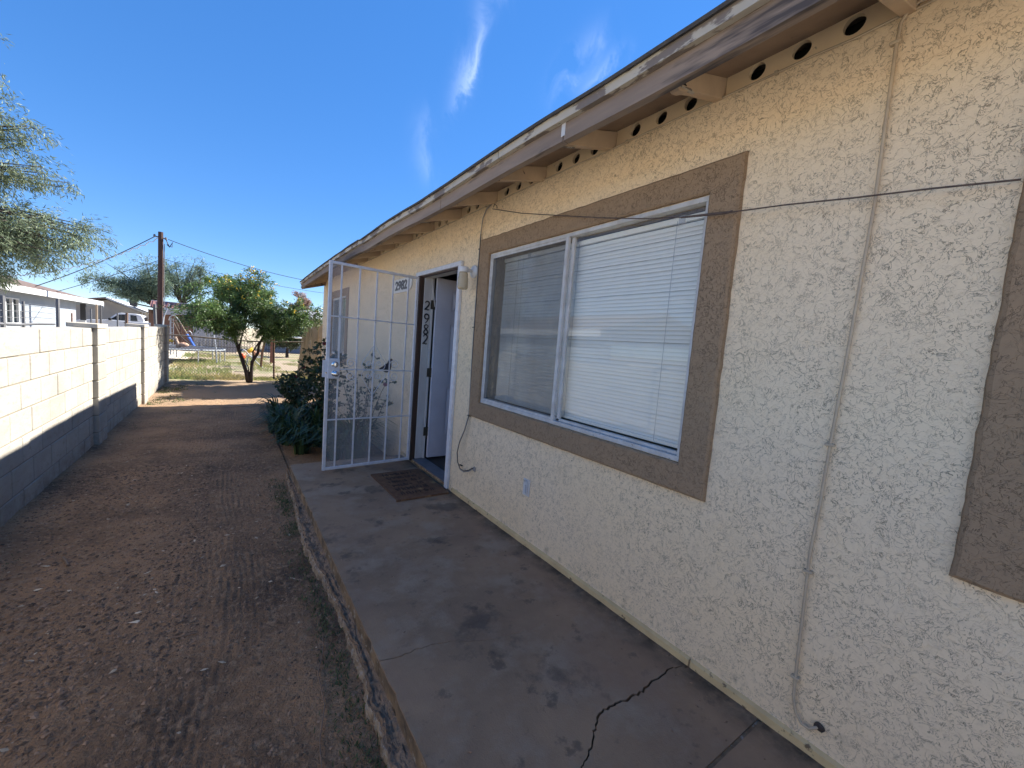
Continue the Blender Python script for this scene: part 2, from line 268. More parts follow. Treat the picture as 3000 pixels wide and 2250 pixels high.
# ---------------------------------------------------------------- mesh helper
class MB:
    def __init__(s): s.v = []; s.f = []
    def add(s, v, f):
        k = len(s.v); s.v.extend([tuple(p) for p in v]); s.f.extend([tuple(i + k for i in q) for q in f]); return s
    def box(s, a, b):
        x0, y0, z0 = a; x1, y1, z1 = b
        v = [(x0, y0, z0), (x1, y0, z0), (x1, y1, z0), (x0, y1, z0), (x0, y0, z1), (x1, y0, z1), (x1, y1, z1), (x0, y1, z1)]
        return s.add(v, [(3, 2, 1, 0), (4, 5, 6, 7), (0, 1, 5, 4), (1, 2, 6, 5), (2, 3, 7, 6), (3, 0, 4, 7)])
    def obox(s, c, ax, ay, az):
        c, ax, ay, az = map(Vector, (c, ax, ay, az)); v = [c + ax * i + ay * j + az * k for k in (-1, 1) for i, j in ((-1, -1), (1, -1), (1, 1), (-1, 1))]
        return s.add(v, [(3, 2, 1, 0), (4, 5, 6, 7), (0, 1, 5, 4), (1, 2, 6, 5), (2, 3, 7, 6), (3, 0, 4, 7)])
    def beam(s, a, b, w, h, up=(0, 0, 1)):
        a, b = Vector(a), Vector(b); d = b - a; u = Vector(up); x = d.cross(u)
        if x.length < 1e-6: x = Vector((1, 0, 0))
        x.normalize(); u = x.cross(d).normalized()
        return s.obox((a + b) / 2, x * w / 2, d / 2, u * h / 2)
    def tube(s, pts, r, n=6, cap=True, flat=None):
        pts = [Vector(p) for p in pts]; N = len(pts); rs = r if isinstance(r, (list, tuple)) else [r] * N; k = len(s.v); prev = None
        for i, p in enumerate(pts):
            d = (pts[min(i + 1, N - 1)] - pts[max(i - 1, 0)])
            if d.length < 1e-9: d = Vector((0, 0, 1))
            d.normalize()
            if prev is None: a = Vector((0, 0, 1)).cross(d) if abs(d.z) < .95 else Vector((1, 0, 0)).cross(d)
            else: a = prev - d * prev.dot(d)
            a.normalize(); prev = a; b = d.cross(a)
            for j in range(n):
                t = 2 * math.pi * (j + .5) / n; s.v.append(tuple(p + (a * math.cos(t) + b * math.sin(t)) * rs[i]))
        for i in range(N - 1):
            for j in range(n):
                s.f.append((k + i * n + j, k + i * n + (j + 1) % n, k + (i + 1) * n + (j + 1) % n, k + (i + 1) * n + j))
        if cap: s.f.append(tuple(k + j for j in reversed(range(n)))); s.f.append(tuple(k + (N - 1) * n + j for j in range(n)))
        return s
    def lathe(s, base, prof, n=16, axis='z'):
        base = Vector(base); k = len(s.v)
        for r, z in prof:
            for j in range(n):
                t = 2 * math.pi * j / n; q = (r * math.cos(t), r * math.sin(t), z)
                if axis == 'x': q = (q[2], q[0], q[1])
                if axis == 'y': q = (q[0], q[2], q[1])
                s.v.append(tuple(base + Vector(q)))
        for i in range(len(prof) - 1):
            for j in range(n): s.f.append((k + i * n + j, k + i * n + (j + 1) % n, k + (i + 1) * n + (j + 1) % n, k + (i + 1) * n + j))
        s.f.append(tuple(k + j for j in reversed(range(n)))); s.f.append(tuple(k + (len(prof) - 1) * n + j for j in range(n)))
        return s
    def prism(s, poly, fn, d0, d1):
        """poly 2D points; fn(u,v,d)->3D"""
        n = len(poly); k = len(s.v)
        s.v.extend(tuple(fn(u, v, d0)) for u, v in poly); s.v.extend(tuple(fn(u, v, d1)) for u, v in poly)
        s.f.append(tuple(k + i for i in range(n))); s.f.append(tuple(k + n + i for i in reversed(range(n))))
        for i in range(n): j = (i + 1) % n; s.f.append((k + i, k + n + i, k + n + j, k + j))
        return s
    def grid(s, nx, ny, fn):
        k = len(s.v)
        for j in range(ny + 1):
            for i in range(nx + 1): s.v.append(tuple(fn(i / nx, j / ny)))
        for j in range(ny):
            for i in range(nx): a = k + j * (nx + 1) + i; s.f.append((a, a + 1, a + nx + 2, a + nx + 1))
        return s
    def blob(s, c, r, sub=2, amp=.15, sc=3, sq=(1, 1, 1)):
        import bmesh
        bm = bmesh.new(); bmesh.ops.create_icosphere(bm, subdivisions=sub, radius=1); c = Vector(c)
        vs = []
        for v in bm.verts:
            d = v.co.normalized(); k = 1 + amp * noise.noise(d * sc + c * 3); vs.append(c + Vector((d.x * sq[0], d.y * sq[1], d.z * sq[2])) * r * k)
        s.add(vs, [[v.index for v in f.verts] for f in bm.faces]); bm.free(); return s
    def build(s, name, m, parent=None, smooth=False, bevel=0, origin=None, bseg=1):
        me = bpy.data.meshes.new(name)
        v = s.v
        if origin is not None: v = [(p[0] - origin[0], p[1] - origin[1], p[2] - origin[2]) for p in v]
        me.from_pydata(v, [], s.f); me.update(); me.materials.append(M[m] if isinstance(m, str) else m)
        if smooth: me.shade_smooth()
        o = bpy.data.objects.new(name, me); COL.objects.link(o)
        if origin is not None: o.location = origin
        if parent is not None: o.parent = parent
        if bevel:
            b = o.modifiers.new('bevel', 'BEVEL'); b.width = bevel; b.segments = bseg; b.limit_method = 'ANGLE'; b.angle_limit = R_(50)
        return o
def B(): return MB()
def tag(o, label=None, cat=None, group=None, kind=None):
    if label: o['label'] = label
    if cat: o['category'] = cat
    if group: o['group'] = group
    if kind: o['kind'] = kind
    return o
def empty(name, loc, label, cat, group=None):
    o = bpy.data.objects.new(name, None); COL.objects.link(o); o.location = (0, 0, 0); o.empty_display_size = .2
    return tag(o, label, cat, group)
def fn3(x, y, z): return Vector((x, y, z))
def nz1(*p): return noise.noise(Vector(p))
def quads_mesh(name, V, m, parent=None, tri=False, smooth=False):
    """V: (n,k,3) array of separate faces"""
    V = np.asarray(V, dtype=np.float32); n, k, _ = V.shape
    me = bpy.data.meshes.new(name); me.vertices.add(n * k); me.vertices.foreach_set('co', V.ravel()); me.loops.add(n * k); me.loops.foreach_set('vertex_index', np.arange(n * k, dtype=np.int32))
    me.polygons.add(n); me.polygons.foreach_set('loop_start', np.arange(0, n * k, k, dtype=np.int32)); me.update(calc_edges=True)
    me.materials.append(M[m] if isinstance(m, str) else m); o = bpy.data.objects.new(name, me); COL.objects.link(o)
    if parent is not None: o.parent = parent
    return o

# ================================================================ GROUND
def soil_h(x, y):
    base = -.135 - .004 * max(0, y - 3) - .0 
    if y > 9: base = -.159 - .006 * min(y - 9, 6)
    h = .012 * nz1(x * 2.1, y * 2.1, 0) + .007 * nz1(x * 8, y * 8, 3) + .004 * nz1(x * 26, y * 26, 5) + .0025 * nz1(x * 70, y * 70, 8)
    # raked tyre ridges running along the path
    m = max(0, min(1, 1 - abs(x + 1.78 + .10 * math.sin(y * 1.3)) / .5)) * max(0, min(1, nz1(x * 1.7, y * 1.2, 11) * 2.2 + .75))
    h += m * .0058 * math.sin(2 * math.pi * (x + .05 * math.sin(y * 1.7) + .02 * nz1(x * 5, y * 3, 2)) / .034)
    m2 = max(0, min(1, 1 - abs(x + 1.5) / .25)) * max(0, min(1, nz1(x * 2.7, y * 2.2, 31) * 3))
    h += m2 * .006 * math.sin(2 * math.pi * (x * .7 + y * .5 + .03 * nz1(x * 5, y * 3, 2)) / .045)
    if x > -1.4: h += .012 * (x + 1.4) / .2 * (y < 4.7) * -.6
    if x < -2.8: h += .02 * (-2.8 - x) / .2
    return base + h
def ground():
    g = B()
    xs = np.linspace(-3.02, -1.17, 150)
    ys = [.15]
    while ys[-1] < 9.6: ys.append(ys[-1] + .0105 + .0042 * ys[-1])
    k = len(g.v)
    for y in ys:
        for x in xs: g.v.append((x, y, soil_h(x, y)))
    nx = len(xs)
    for j in range(len(ys) - 1):
        for i in range(nx - 1): a = j * nx + i; g.f.append((a, a + 1, a + nx + 1, a + nx))
    o = g.build('yard_soil', 'soil', smooth=True); tag(o, kind='structure')
    # far yard sheet, with gentle relief
    g = B()
    xs = np.concatenate([np.linspace(-3.02, .3, 60), np.linspace(.5, 14, 40)]); y0 = ys[-1]
    ysf = np.concatenate([np.linspace(y0, 16, 120), np.linspace(16.3, 40, 60)])
    for y in ysf:
        for x in xs: g.v.append((x, y, soil_h(x, y) if y < y0 + .01 else -.17 - .006 * min(max(y - 9, 0), 6) + .018 * nz1(x * 1.6, y * 1.6, 0) + .010 * nz1(x * 7, y * 7, 1)))
    nx = len(xs)
    for j in range(len(ysf) - 1):
        for i in range(nx - 1): a = j * nx + i; g.f.append((a, a + 1, a + nx + 1, a + nx))
    tag(g.build('yard_ground', 'soil', smooth=True), kind='structure')
    g = B().grid(1, 1, lambda u, v: (-1.16 + u * 1.16, 4.62 + v * 5.0, -.15))
    tag(g.build('planting_bed', 'soil'), kind='structure')
    g = B(); S = 1500
    g.add([(-S, -S, -.32), (S, -S, -.32), (S, S, -.32), (-S, S, -.32)], [(0, 1, 2, 3)])
    tag(g.build('ground', 'soil'), kind='structure')
    g = B(); g.add([(-40, -6, -.24), (-3.16, -6, -.24), (-3.16, 60, -.24), (-40, 60, -.24)], [(0, 1, 2, 3)])
    tag(g.build('neighbour_ground', mat('pale_bounce_gravel', (.68, .60, .48), .95, (.60, .52, .41), 3)), kind='structure')  # mostly hidden ground, coloured pale to bounce sunlight onto the house wall
    g = B(); g.add([(-3.1, -40, -.2), (30, -40, -.2), (30, -4.2, -.2), (-3.1, -4.2, -.2)], [(0, 1, 2, 3)]); g.add([(-3.1, -4.2, -.2), (-.01, -4.2, -.2), (-.01, .16, -.2), (-3.1, .16, -.2)], [(0, 1, 2, 3)])
    tag(g.build('front_bounce_ground', mat('pale_bounce_ground', (.70, .63, .52), .9, (.62, .56, .46), 2)), kind='structure')  # unseen sheet behind the camera, added to bounce sunlight onto the walls
    # loose gravel, bark and dried bits
    def scatter(n, m, name, rmin, rmax, xr, yr, bias, flat=.45, elong=1.6):
        V = []; 
        for _ in range(n):
            y = yr[0] + (yr[1] - yr[0]) * random.random() ** bias; x = random.uniform(*xr)
            if nz1(x * 1.4, y * .9, 21) + random.uniform(-.5, .6) < -.05: continue
            z = soil_h(x, y); r = random.uniform(rmin, rmax) * (1 + .5 * (random.random() < .06)); a = random.random() * 6.28; e = random.uniform(1, elong)
            ca, sa = math.cos(a), math.sin(a); tl = random.uniform(-.4, .4)
            pts = []
            for dx, dy, dz in ((1, 0, 0), (0, 1, 0), (-1, 0, 0), (0, -1, 0), (0, 0, 1), (0, 0, -1)):
                dx *= e * random.uniform(.7, 1.2); dy *= random.uniform(.7, 1.2); dz *= flat
                px, py = (dx * ca - dy * sa) * r, (dx * sa + dy * ca) * r
                pts.append((x + px, y + py, z + dz * r + tl * px + r * .12))
            T, Bt = pts[4], pts[5]
            for i in range(4): V.append((pts[i], pts[(i + 1) % 4], T))
        me = bpy.data.meshes.new(name); me.from_pydata([p for t in V for p in t], [], [(3 * i, 3 * i + 1, 3 * i + 2) for i in range(len(V))])
        import bmesh
        bm = bmesh.new(); bm.from_mesh(me); bmesh.ops.remove_doubles(bm, verts=bm.verts, dist=1e-6); bm.to_mesh(me); bm.free()
        me.materials.append(M[m]); o = bpy.data.objects.new(name, me); COL.objects.link(o); tag(o, kind='stuff'); return o
    scatter(15000, 'pebble', 'gravel', .003, .009, (-2.98, -1.26), (.3, 8), 1.35)
    scatter(9000, 'pebble', 'coarse_gravel', .005, .013, (-2.95, -1.85), (.6, 5.5), 1.1, .6)
    scatter(380, 'palechip', 'bark_chips', .003, .010, (-2.95, -1.28), (.5, 8), 1.2, .25, 3.5)
ground()

# ---------------------------------------------------------------- porch slab in four cracked sections
def porch():
    random.seed(11)
    def jag(pts, amp, n=6):
        out = []
        for i in range(len(pts) - 1):
            a, b = Vector(pts[i]), Vector(pts[i + 1])
            for k in range(n):
                p = a.lerp(b, k / n)
                if k or i: p += Vector((random.uniform(-amp, amp), random.uniform(-amp, amp)))
                out.append(p)
        out.append(Vector(pts[-1])); return out
    E = -1.198
    def edge(y0, y1):          # chipped outer edge, from y0 to y1
        n = max(2, int(abs(y1 - y0) / .03)); r = []
        for i in range(1, n): 
            y = y0 + (y1 - y0) * i / n; c = max(0, nz1(y * 9, 4, 2) - .25) * .022 + .0022 * nz1(y * 40, 1, 1)
            r.append(Vector((E + c, y)))
        return r
    c1 = jag([(E, 1.573), (-1.122, 1.553), (-1.03, 1.558), (-.967, 1.55), (-.862, 1.518), (-.74, 1.45), (-.5, 1.40), (-.32, 1.44), (-.012, 1.36)], .004, 5)
    c2 = jag([(-.012, .848), (-.085, .879), (-.227, .883), (-.313, .871), (-.395, .877), (-.473, .892), (-.557, .898), (-.628, .854), (-.707, .803), (-.756, .789), (-.9, .76), (E, .72)], .006, 5)
    jt = [Vector((-.012, .545)), Vector((E, .585))]
    def shift(L, w):
        out = []
        for i, p in enumerate(L): out.append(p + Vector((0, w(i / (len(L) - 1)))))
        return out
    w1 = lambda t: .0042 * max(0, 1 - t * 1.05) + .0008 if t > .0 else .006
    w2 = lambda t: .010 * (.45 + .6 * math.sin(math.pi * min(1, t * 1.25))) * (1 + .3 * nz1(t * 30, 0, 0))
    secs = []
    far = [Vector((-.012, 4.575)), Vector((-.3, 4.577)), Vector((-1.17, 4.585)), Vector((-1.196, 4.56))]
    secs.append(far + edge(4.55, 1.575 + .01) + shift(c1, w1))
    secs.append(list(reversed(c1)) + edge(1.573, .735) + list(reversed(shift(c2, w2))))
    secs.append(list(c2) + edge(.72, .60) + [Vector((E, .592)), Vector((-.012, .552))])
    secs.append([Vector((-.012, .538)), Vector((E, .578)), ] + edge(.57, -2.4) + [Vector((E, -2.5)), Vector((-.012, -2.5))])
    for i, p in enumerate(secs):
        f = lambda u, v, d: (u, v, d)
        m = B()
        m.prism([(q.x, q.y) for q in p], f, -.006, -.13)
        o = m.build('slab_base', 'slab_side'); tag(o, kind='structure')
        import bmesh
        bm = bmesh.new(); vs = [bm.verts.new((q.x, q.y, 0)) for q in p]; vb = [bm.verts.new((q.x, q.y, -.0065)) for q in p]
        bm.faces.new(vs)
        for k in range(len(p)): bm.faces.new((vs[k], vb[k], vb[(k + 1) % len(p)], vs[(k + 1) % len(p)]))
        bmesh.ops.recalc_face_normals(bm, faces=bm.faces)
        me = bpy.data.meshes.new('porch_slab'); bm.to_mesh(me); bm.free(); me.materials.append(M['slab']); so = bpy.data.objects.new('porch_slab', me); COL.objects.link(so); tag(so, kind='structure')
    tag(B().box((E + .05, -2.4, -.2), (-.02, 4.5, -.034)).build('slab_bed', 'slab_side'), kind='structure')
    tag(B().prism([(-.02, .540), (-.02, .551), (E + .004, .591), (E + .004, .580)], lambda u, v, d: (u, v, d), -.0045, -.03).build('joint_filler', 'slab_side'), kind='structure')
    # rough footing that squeezed out under the form board
    W0 = [(4.7, .01), (4.5, .03), (3.9, .045), (3.1, .085), (2.9, .088), (2.4, .05), (2.1, .036), (1.8, .047), (1.65, .042), (1.45, .066), (1.2, .07), (.9, .06), (.3, .05), (-1, .05)]
    def wid(y):
        for (a, wa), (b, wb) in zip(W0, W0[1:]):
            if b <= y <= a: return wb + (wa - wb) * (y - b) / (a - b)
        return .03
    def f(u, v):
        y = 4.66 - v * 4.6; w = wid(y) + .016 * nz1(y * 7, 3, 1) + .010 * nz1(y * 22, 1, 5) + .005 * nz1(y * 60, 1, 5)
        w = max(.006, w)
        prof = [(0, -.074), (.30, -.080), (.55, -.084), (.78, -.080), (.93, -.088), (1.02, -.105), (1.08, -.15), (1.1, -.19)]
        k = u * 7; i = min(6, int(k)); t = k - i; px = prof[i][0] * (1 - t) + prof[i + 1][0] * t; pz = prof[i][1] * (1 - t) + prof[i + 1][1] * t
        rg = .014 * nz1(u * 4, y * 16, 7) + .011 * nz1(u * 9, y * 45, 9)
        return (E + .002 - w * px - (rg * .5 if u > .2 else 0), y, pz + (rg if u > .1 else 0))
    tag(B().grid(13, 520, lambda u, v: f(u * .60, v)).build('slab_footing', 'ledge', smooth=False), kind='structure')
    tag(B().grid(12, 520, lambda u, v: f(.60 + u * .40, v)).build('footing_edge', 'footing', smooth=False), kind='structure')
porch()

# ================================================================ HOUSE
house = empty('cream_stucco_house', (0, 0, 0), 'cream stucco single-storey house with weathered overhanging eave along the porch', 'house')
def sag(y): return -.085 * max(0, (y - 5.0) / 4.6) ** 2 if y > 5 else -.012 * math.sin(y * 1.6) ** 2
def eave_z(y): return sag(y)
def house_walls():
    w = B(); T = .16; top = 2.546
    def seg(y0, y1, z0, z1): w.box((0, y0, z0), (T, y1, z1))
    # openings: (y0,y1,z0,z1)
    ops = [(-1.05, -.02, .98, 2.14), (1.015, 2.845, .913, 2.137), (3.345, 4.30, .0, 2.125), (7.64, 8.76, 1.0, 2.10)]
    y = -2.2
    for a, b, c, d in ops:
        seg(y, a, -.2, top)
        if c > 0: seg(a, b, -.2, c)
        else: seg(a, b, -.2, .0)
        seg(a, b, d, top); y = b
    seg(y, 9.8, -.2, top)
    w.box((T, 9.8 - T, -.2), (8.3, 9.8, top)); w.box((T, -2.2, -.2), (8.3, -2.2 + T, top)); w.box((8.3 - T, -2.2 + T, -.2), (8.3, 9.8 - T, top))
    w.build('wall', 'stucco', house)
    # gable infill
    for yy in (9.8 - T, -2.2 + .002):
        B().prism([(.03, top + .002), (8.27, top + .002), (4.15, top + 1.3)], lambda u, v, d: (u, d, v), yy, yy + T - .004).build('gable', 'stucco', house)
    # rooms
    r = B(); r.box((.2, 6.3, .03), (3.9, 6.36, 2.5)); r.box((.2, 2.93, .03), (3.9, 2.98, 2.5)); r.box((3.9, -2.0, .03), (3.96, 9.6, 2.5)); r.build('interior_wall', 'int', house)
    B().box((T + .002, -2.0, -.1), (3.89, 9.6, .03)).build('interior_floor', 'int_floor', house)
    B().box((T + .002, -2.0, 2.5), (3.89, 9.6, 2.53)).build('ceiling', 'int', house)
    # baseboard strip
    b = B()
    for y0, y1 in ((-2.2, .842), (.850, 3.24), (4.35, 4.57)):
        b.grid(int((y1 - y0) / .04) + 1, 3, lambda u, v, y0=y0, y1=y1: ((-.016 + .0015 * nz1((y0 + (y1 - y0) * u) * 12, 0, 0), y0 + (y1 - y0) * u, .002 + .030 * v / .6667 + .002 * nz1((y0 + (y1 - y0) * u) * 9, v, 3)) if v < .9 else (.001, y0 + (y1 - y0) * u, .040)))
    b.build('base_strip', 'strip', house)
house_walls()

def blocking():
    # vent boards between rafters, each with round holes
    ra = [1.03 + .6035 * k for k in range(-6, 15)]
    zb, zt = 2.549, 2.64
    for k, y in enumerate(ra[:-1]):
        y0, y1 = y + .021, ra[k + 1] - .021
        if y1 < -.6: continue
        c = (y0 + y1) / 2; o = B(); hs = [c - .157, c, c + .157]; hz = 2.596; r = .032 if y < 5 else .03; x = .008; d = .02
        cells = []; last = y0
        for h in hs:
            cells.append((last, h - .045, None)); cells.append((h - .045, h + .045, h)); last = h + .045
        cells.append((last, y1, None))
        for a, b, h in cells:
            if h is None: o.add([(x, a, zb), (x, b, zb), (x, b, zt), (x, a, zt)], [(0, 3, 2, 1)]); continue
            N = 20; outer = []; inner = []
            for i in range(N):
                t = 2 * math.pi * i / N + .001; ca, sa = math.cos(t), math.sin(t)
                kx = (b - a) / 2 / max(abs(ca), 1e-6); kz = ((zt - hz) if sa > 0 else (hz - zb)) / max(abs(sa), 1e-6); kk = min(kx, kz)
                outer.append((x, h + ca * kk, hz + sa * kk)); inner.append((x, h + ca * r, hz + sa * r))
            # corners
            back = [(x + d, p[1], p[2]) for p in inner]; n0 = len(o.v); o.v.extend(outer + inner + back)
            for i in range(N):
                j = (i + 1) % N; o.f.append((n0 + i, n0 + j, n0 + N + j, n0 + N + i)); o.f.append((n0 + N + i, n0 + N + j, n0 + 2 * N + j, n0 + 2 * N + i))
            for cy, cz in ((b, zt), (a, zt), (a, zb), (b, zb)):
                ds = sorted(range(N), key=lambda i: (outer[i][1] - cy) ** 2 + (outer[i][2] - cz) ** 2)[:2]
                kq = len(o.v); o.v.append((x, cy, cz)); o.f.append((n0 + ds[0], n0 + ds[1], kq))
        o.build('vent_board', 'paint_tan', house)
    # near-black sheet behind the boards; its colour stands in for attic shade
    B().box((.10, -1, 2.547), (.11, 9.7, 2.66)).build('attic_shade_sheet', 'dark', house)
    for k, y in enumerate(ra):
        if y < -1.2: continue
        s = sag(y); o = B(); sl = .30; x0 = -.418; dmg = y > .9 and y < 1.2
        top0, top1 = 2.505 + s, 2.65 + s * .3; bot0, bot1 = 2.415 + s, 2.556 + s * .3
        prof = [(.09, top1 + .01), (x0, top0)]
        if dmg: prof += [(x0, 2.47), (x0 + .035, 2.452), (x0 + .06, 2.462), (x0 + .10, 2.443), (x0 + .13, 2.45), (x0 + .165, 2.468)]
        elif k % 3 == 1: prof += [(x0, bot0 + .018), (x0 + .06, bot0 + .022), (x0 + .13, bot0 + .044)]
        else: prof += [(x0, bot0)]
        prof += [(.09, bot1 + .012)]
        o.prism(prof, lambda u, v, d: (u, d, v), y - .019, y + .019)
        ro = o.build('rafter', 'rafter', house, bevel=.002)
        if dmg:
            tag(ro, 'rotten split rafter end')
            B().prism([(x0 - .005, 2.436), (x0 + .20, 2.472), (x0 + .17, 2.478), (x0 + .06, 2.452), (x0 + .0, 2.446)], lambda u, v, d: (u, d, v), y - .02, y - .008).build('rafter_splinter', 'peel', house)
            B().prism([(x0 + .03, 2.468), (x0 + .11, 2.487), (x0 + .14, 2.474), (x0 + .07, 2.459)], lambda u, v, d: (u, d, v), y - .0215, y - .0185).build('rot_pocket', 'dark', house)
        if k % 3 == 1:
            B().beam((x0 + .0, y - .012, bot0 - .002), (x0 + .12, y - .016, bot0 + .03), .012, .004).build('paint_flake', 'peel', house)
blocking()

def roof():
    N = 70; ya, yb = -2.5, 9.62; E = -.462
    def strip(name, m, prof, ya=ya, yb=yb, wob=0, n=N, ends=True, jit=0):
        """prof: closed polygon in x,z swept along y with the eave's sag"""
        o = B(); k = len(prof)
        for i in range(n + 1):
            y = ya + (yb - ya) * i / n; s = sag(y)
            for x, z in prof: f = max(0, min(1, (1.0 - x) / 1.5)); o.v.append((x + wob * nz1(y * 3, z * 5, x), y, z + s * f + wob * nz1(y * 2.3, x * 4, 5)))
        for i in range(n):
            for j in range(k): o.f.append((i * k + j, i * k + (j + 1) % k, (i + 1) * k + (j + 1) % k, (i + 1) * k + j))
        o.f.append(tuple(reversed(range(k)))); o.f.append(tuple(n * k + j for j in range(k)))
        return o.build(name, m, house)
    sl = .30
    z0 = 2.508
    def Z(x): return z0 + sl * (x + .42)
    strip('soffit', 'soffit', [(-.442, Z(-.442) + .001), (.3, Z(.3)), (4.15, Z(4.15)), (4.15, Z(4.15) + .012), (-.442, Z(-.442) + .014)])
    strip('roof_covering', 'shingle', [(-.505, Z(-.505) + .022), (4.15, Z(4.15) + .016), (8.8, Z(-.505) + .016), (8.8, Z(-.505) + .036), (4.15, Z(4.15) + .036), (-.51, Z(-.51) + .034)], wob=.003, n=300)
    # fascia boards, butt-jointed
    joints = [-2.5, -.2, 1.52, 2.86, 4.95, 7.9, 9.60]
    for a, b in zip(joints, joints[1:]):
        strip('fascia_board', 'eave_wood', [(-.425, 2.388), (-.425, 2.505), (-.462, 2.505), (-.462, 2.388)], a + .0035, b - .0035, n=max(4, int((b - a) / .1)), wob=.002)
    jt2 = [-2.5, .35, 2.05, 4.9, 7.2, 9.62]
    for a, b in zip(jt2, jt2[1:]):
        strip('drip_board', 'peel', [(-.464, 2.468), (-.464, 2.512), (-.49, 2.512), (-.49, 2.468)], a + .003, b - .003, n=max(4, int((b - a) / .1)), wob=.0025)
    B().box((-.4655, 1.507, 2.405), (-.4625, 1.533, 2.462)).build('joint_plate', 'alu', house)
    # rake board at far gable
    B().beam((-.462, 9.615, Z(-.462) - .075 + sag(9.6)), (4.15, 9.615, Z(4.15) - .06), .03, .10).build('rake_board', 'eave_wood', house)
    B().beam((.0, 9.70, Z(0) - .06 - .0), (-.47, 9.60, Z(-.47) - .10 + sag(9.6)), .03, .055).build('lookout', 'eave_wood', house)
roof()

def frame_poly(o, y0, y1, z0, z1, iy0, iy1, iz0, iz1, x, amp):
    """stucco surround: outer rough loop, inner rough loop, rounded arris"""
    def loop(a0, a1, b0, b1, e, amp, seed):
        P = []; n = 44
        for (p, q) in (((a0, b0), (a1, b0)), ((a1, b0), (a1, b1)), ((a1, b1), (a0, b1)), ((a0, b1), (a0, b0))):
            for i in range(n):
                t = i / n; P.append((p[0] + (q[0] - p[0]) * t, p[1] + (q[1] - p[1]) * t))
        cy, cz = (a0 + a1) / 2, (b0 + b1) / 2; out = []
        for u, v in P:
            w = amp * (nz1(u * 14, v * 14, seed) + .6 * nz1(u * 40, v * 40, seed))
            du = (1 if u > cy else -1) * e; dv = (1 if v > cz else -1) * e
            # round the corners a little
            out.append((u + du + w, v + dv + w))
        return out
    Ls = [(loop(y0, y1, z0, z1, 0.004, amp, 1), 0.002), (loop(y0, y1, z0, z1, -.002, amp, 1), x * .7), (loop(y0, y1, z0, z1, -.012, amp, 1), x),
          (loop(iy0, iy1, iz0, iz1, .008, amp * .5, 2), x), (loop(iy0, iy1, iz0, iz1, .0, amp * .5, 2), x * .7), (loop(iy0, iy1, iz0, iz1, -.001, amp * .4, 2), .02)]
    n = len(Ls[0][0]); k = len(o.v)
    for L, xx in Ls: o.v.extend((xx, u, v) for u, v in L)
    for a in range(len(Ls) - 1):
        for i in range(n): j = (i + 1) % n; o.f.append((k + a * n + i, k + a * n + j, k + (a + 1) * n + j, k + (a + 1) * n + i))
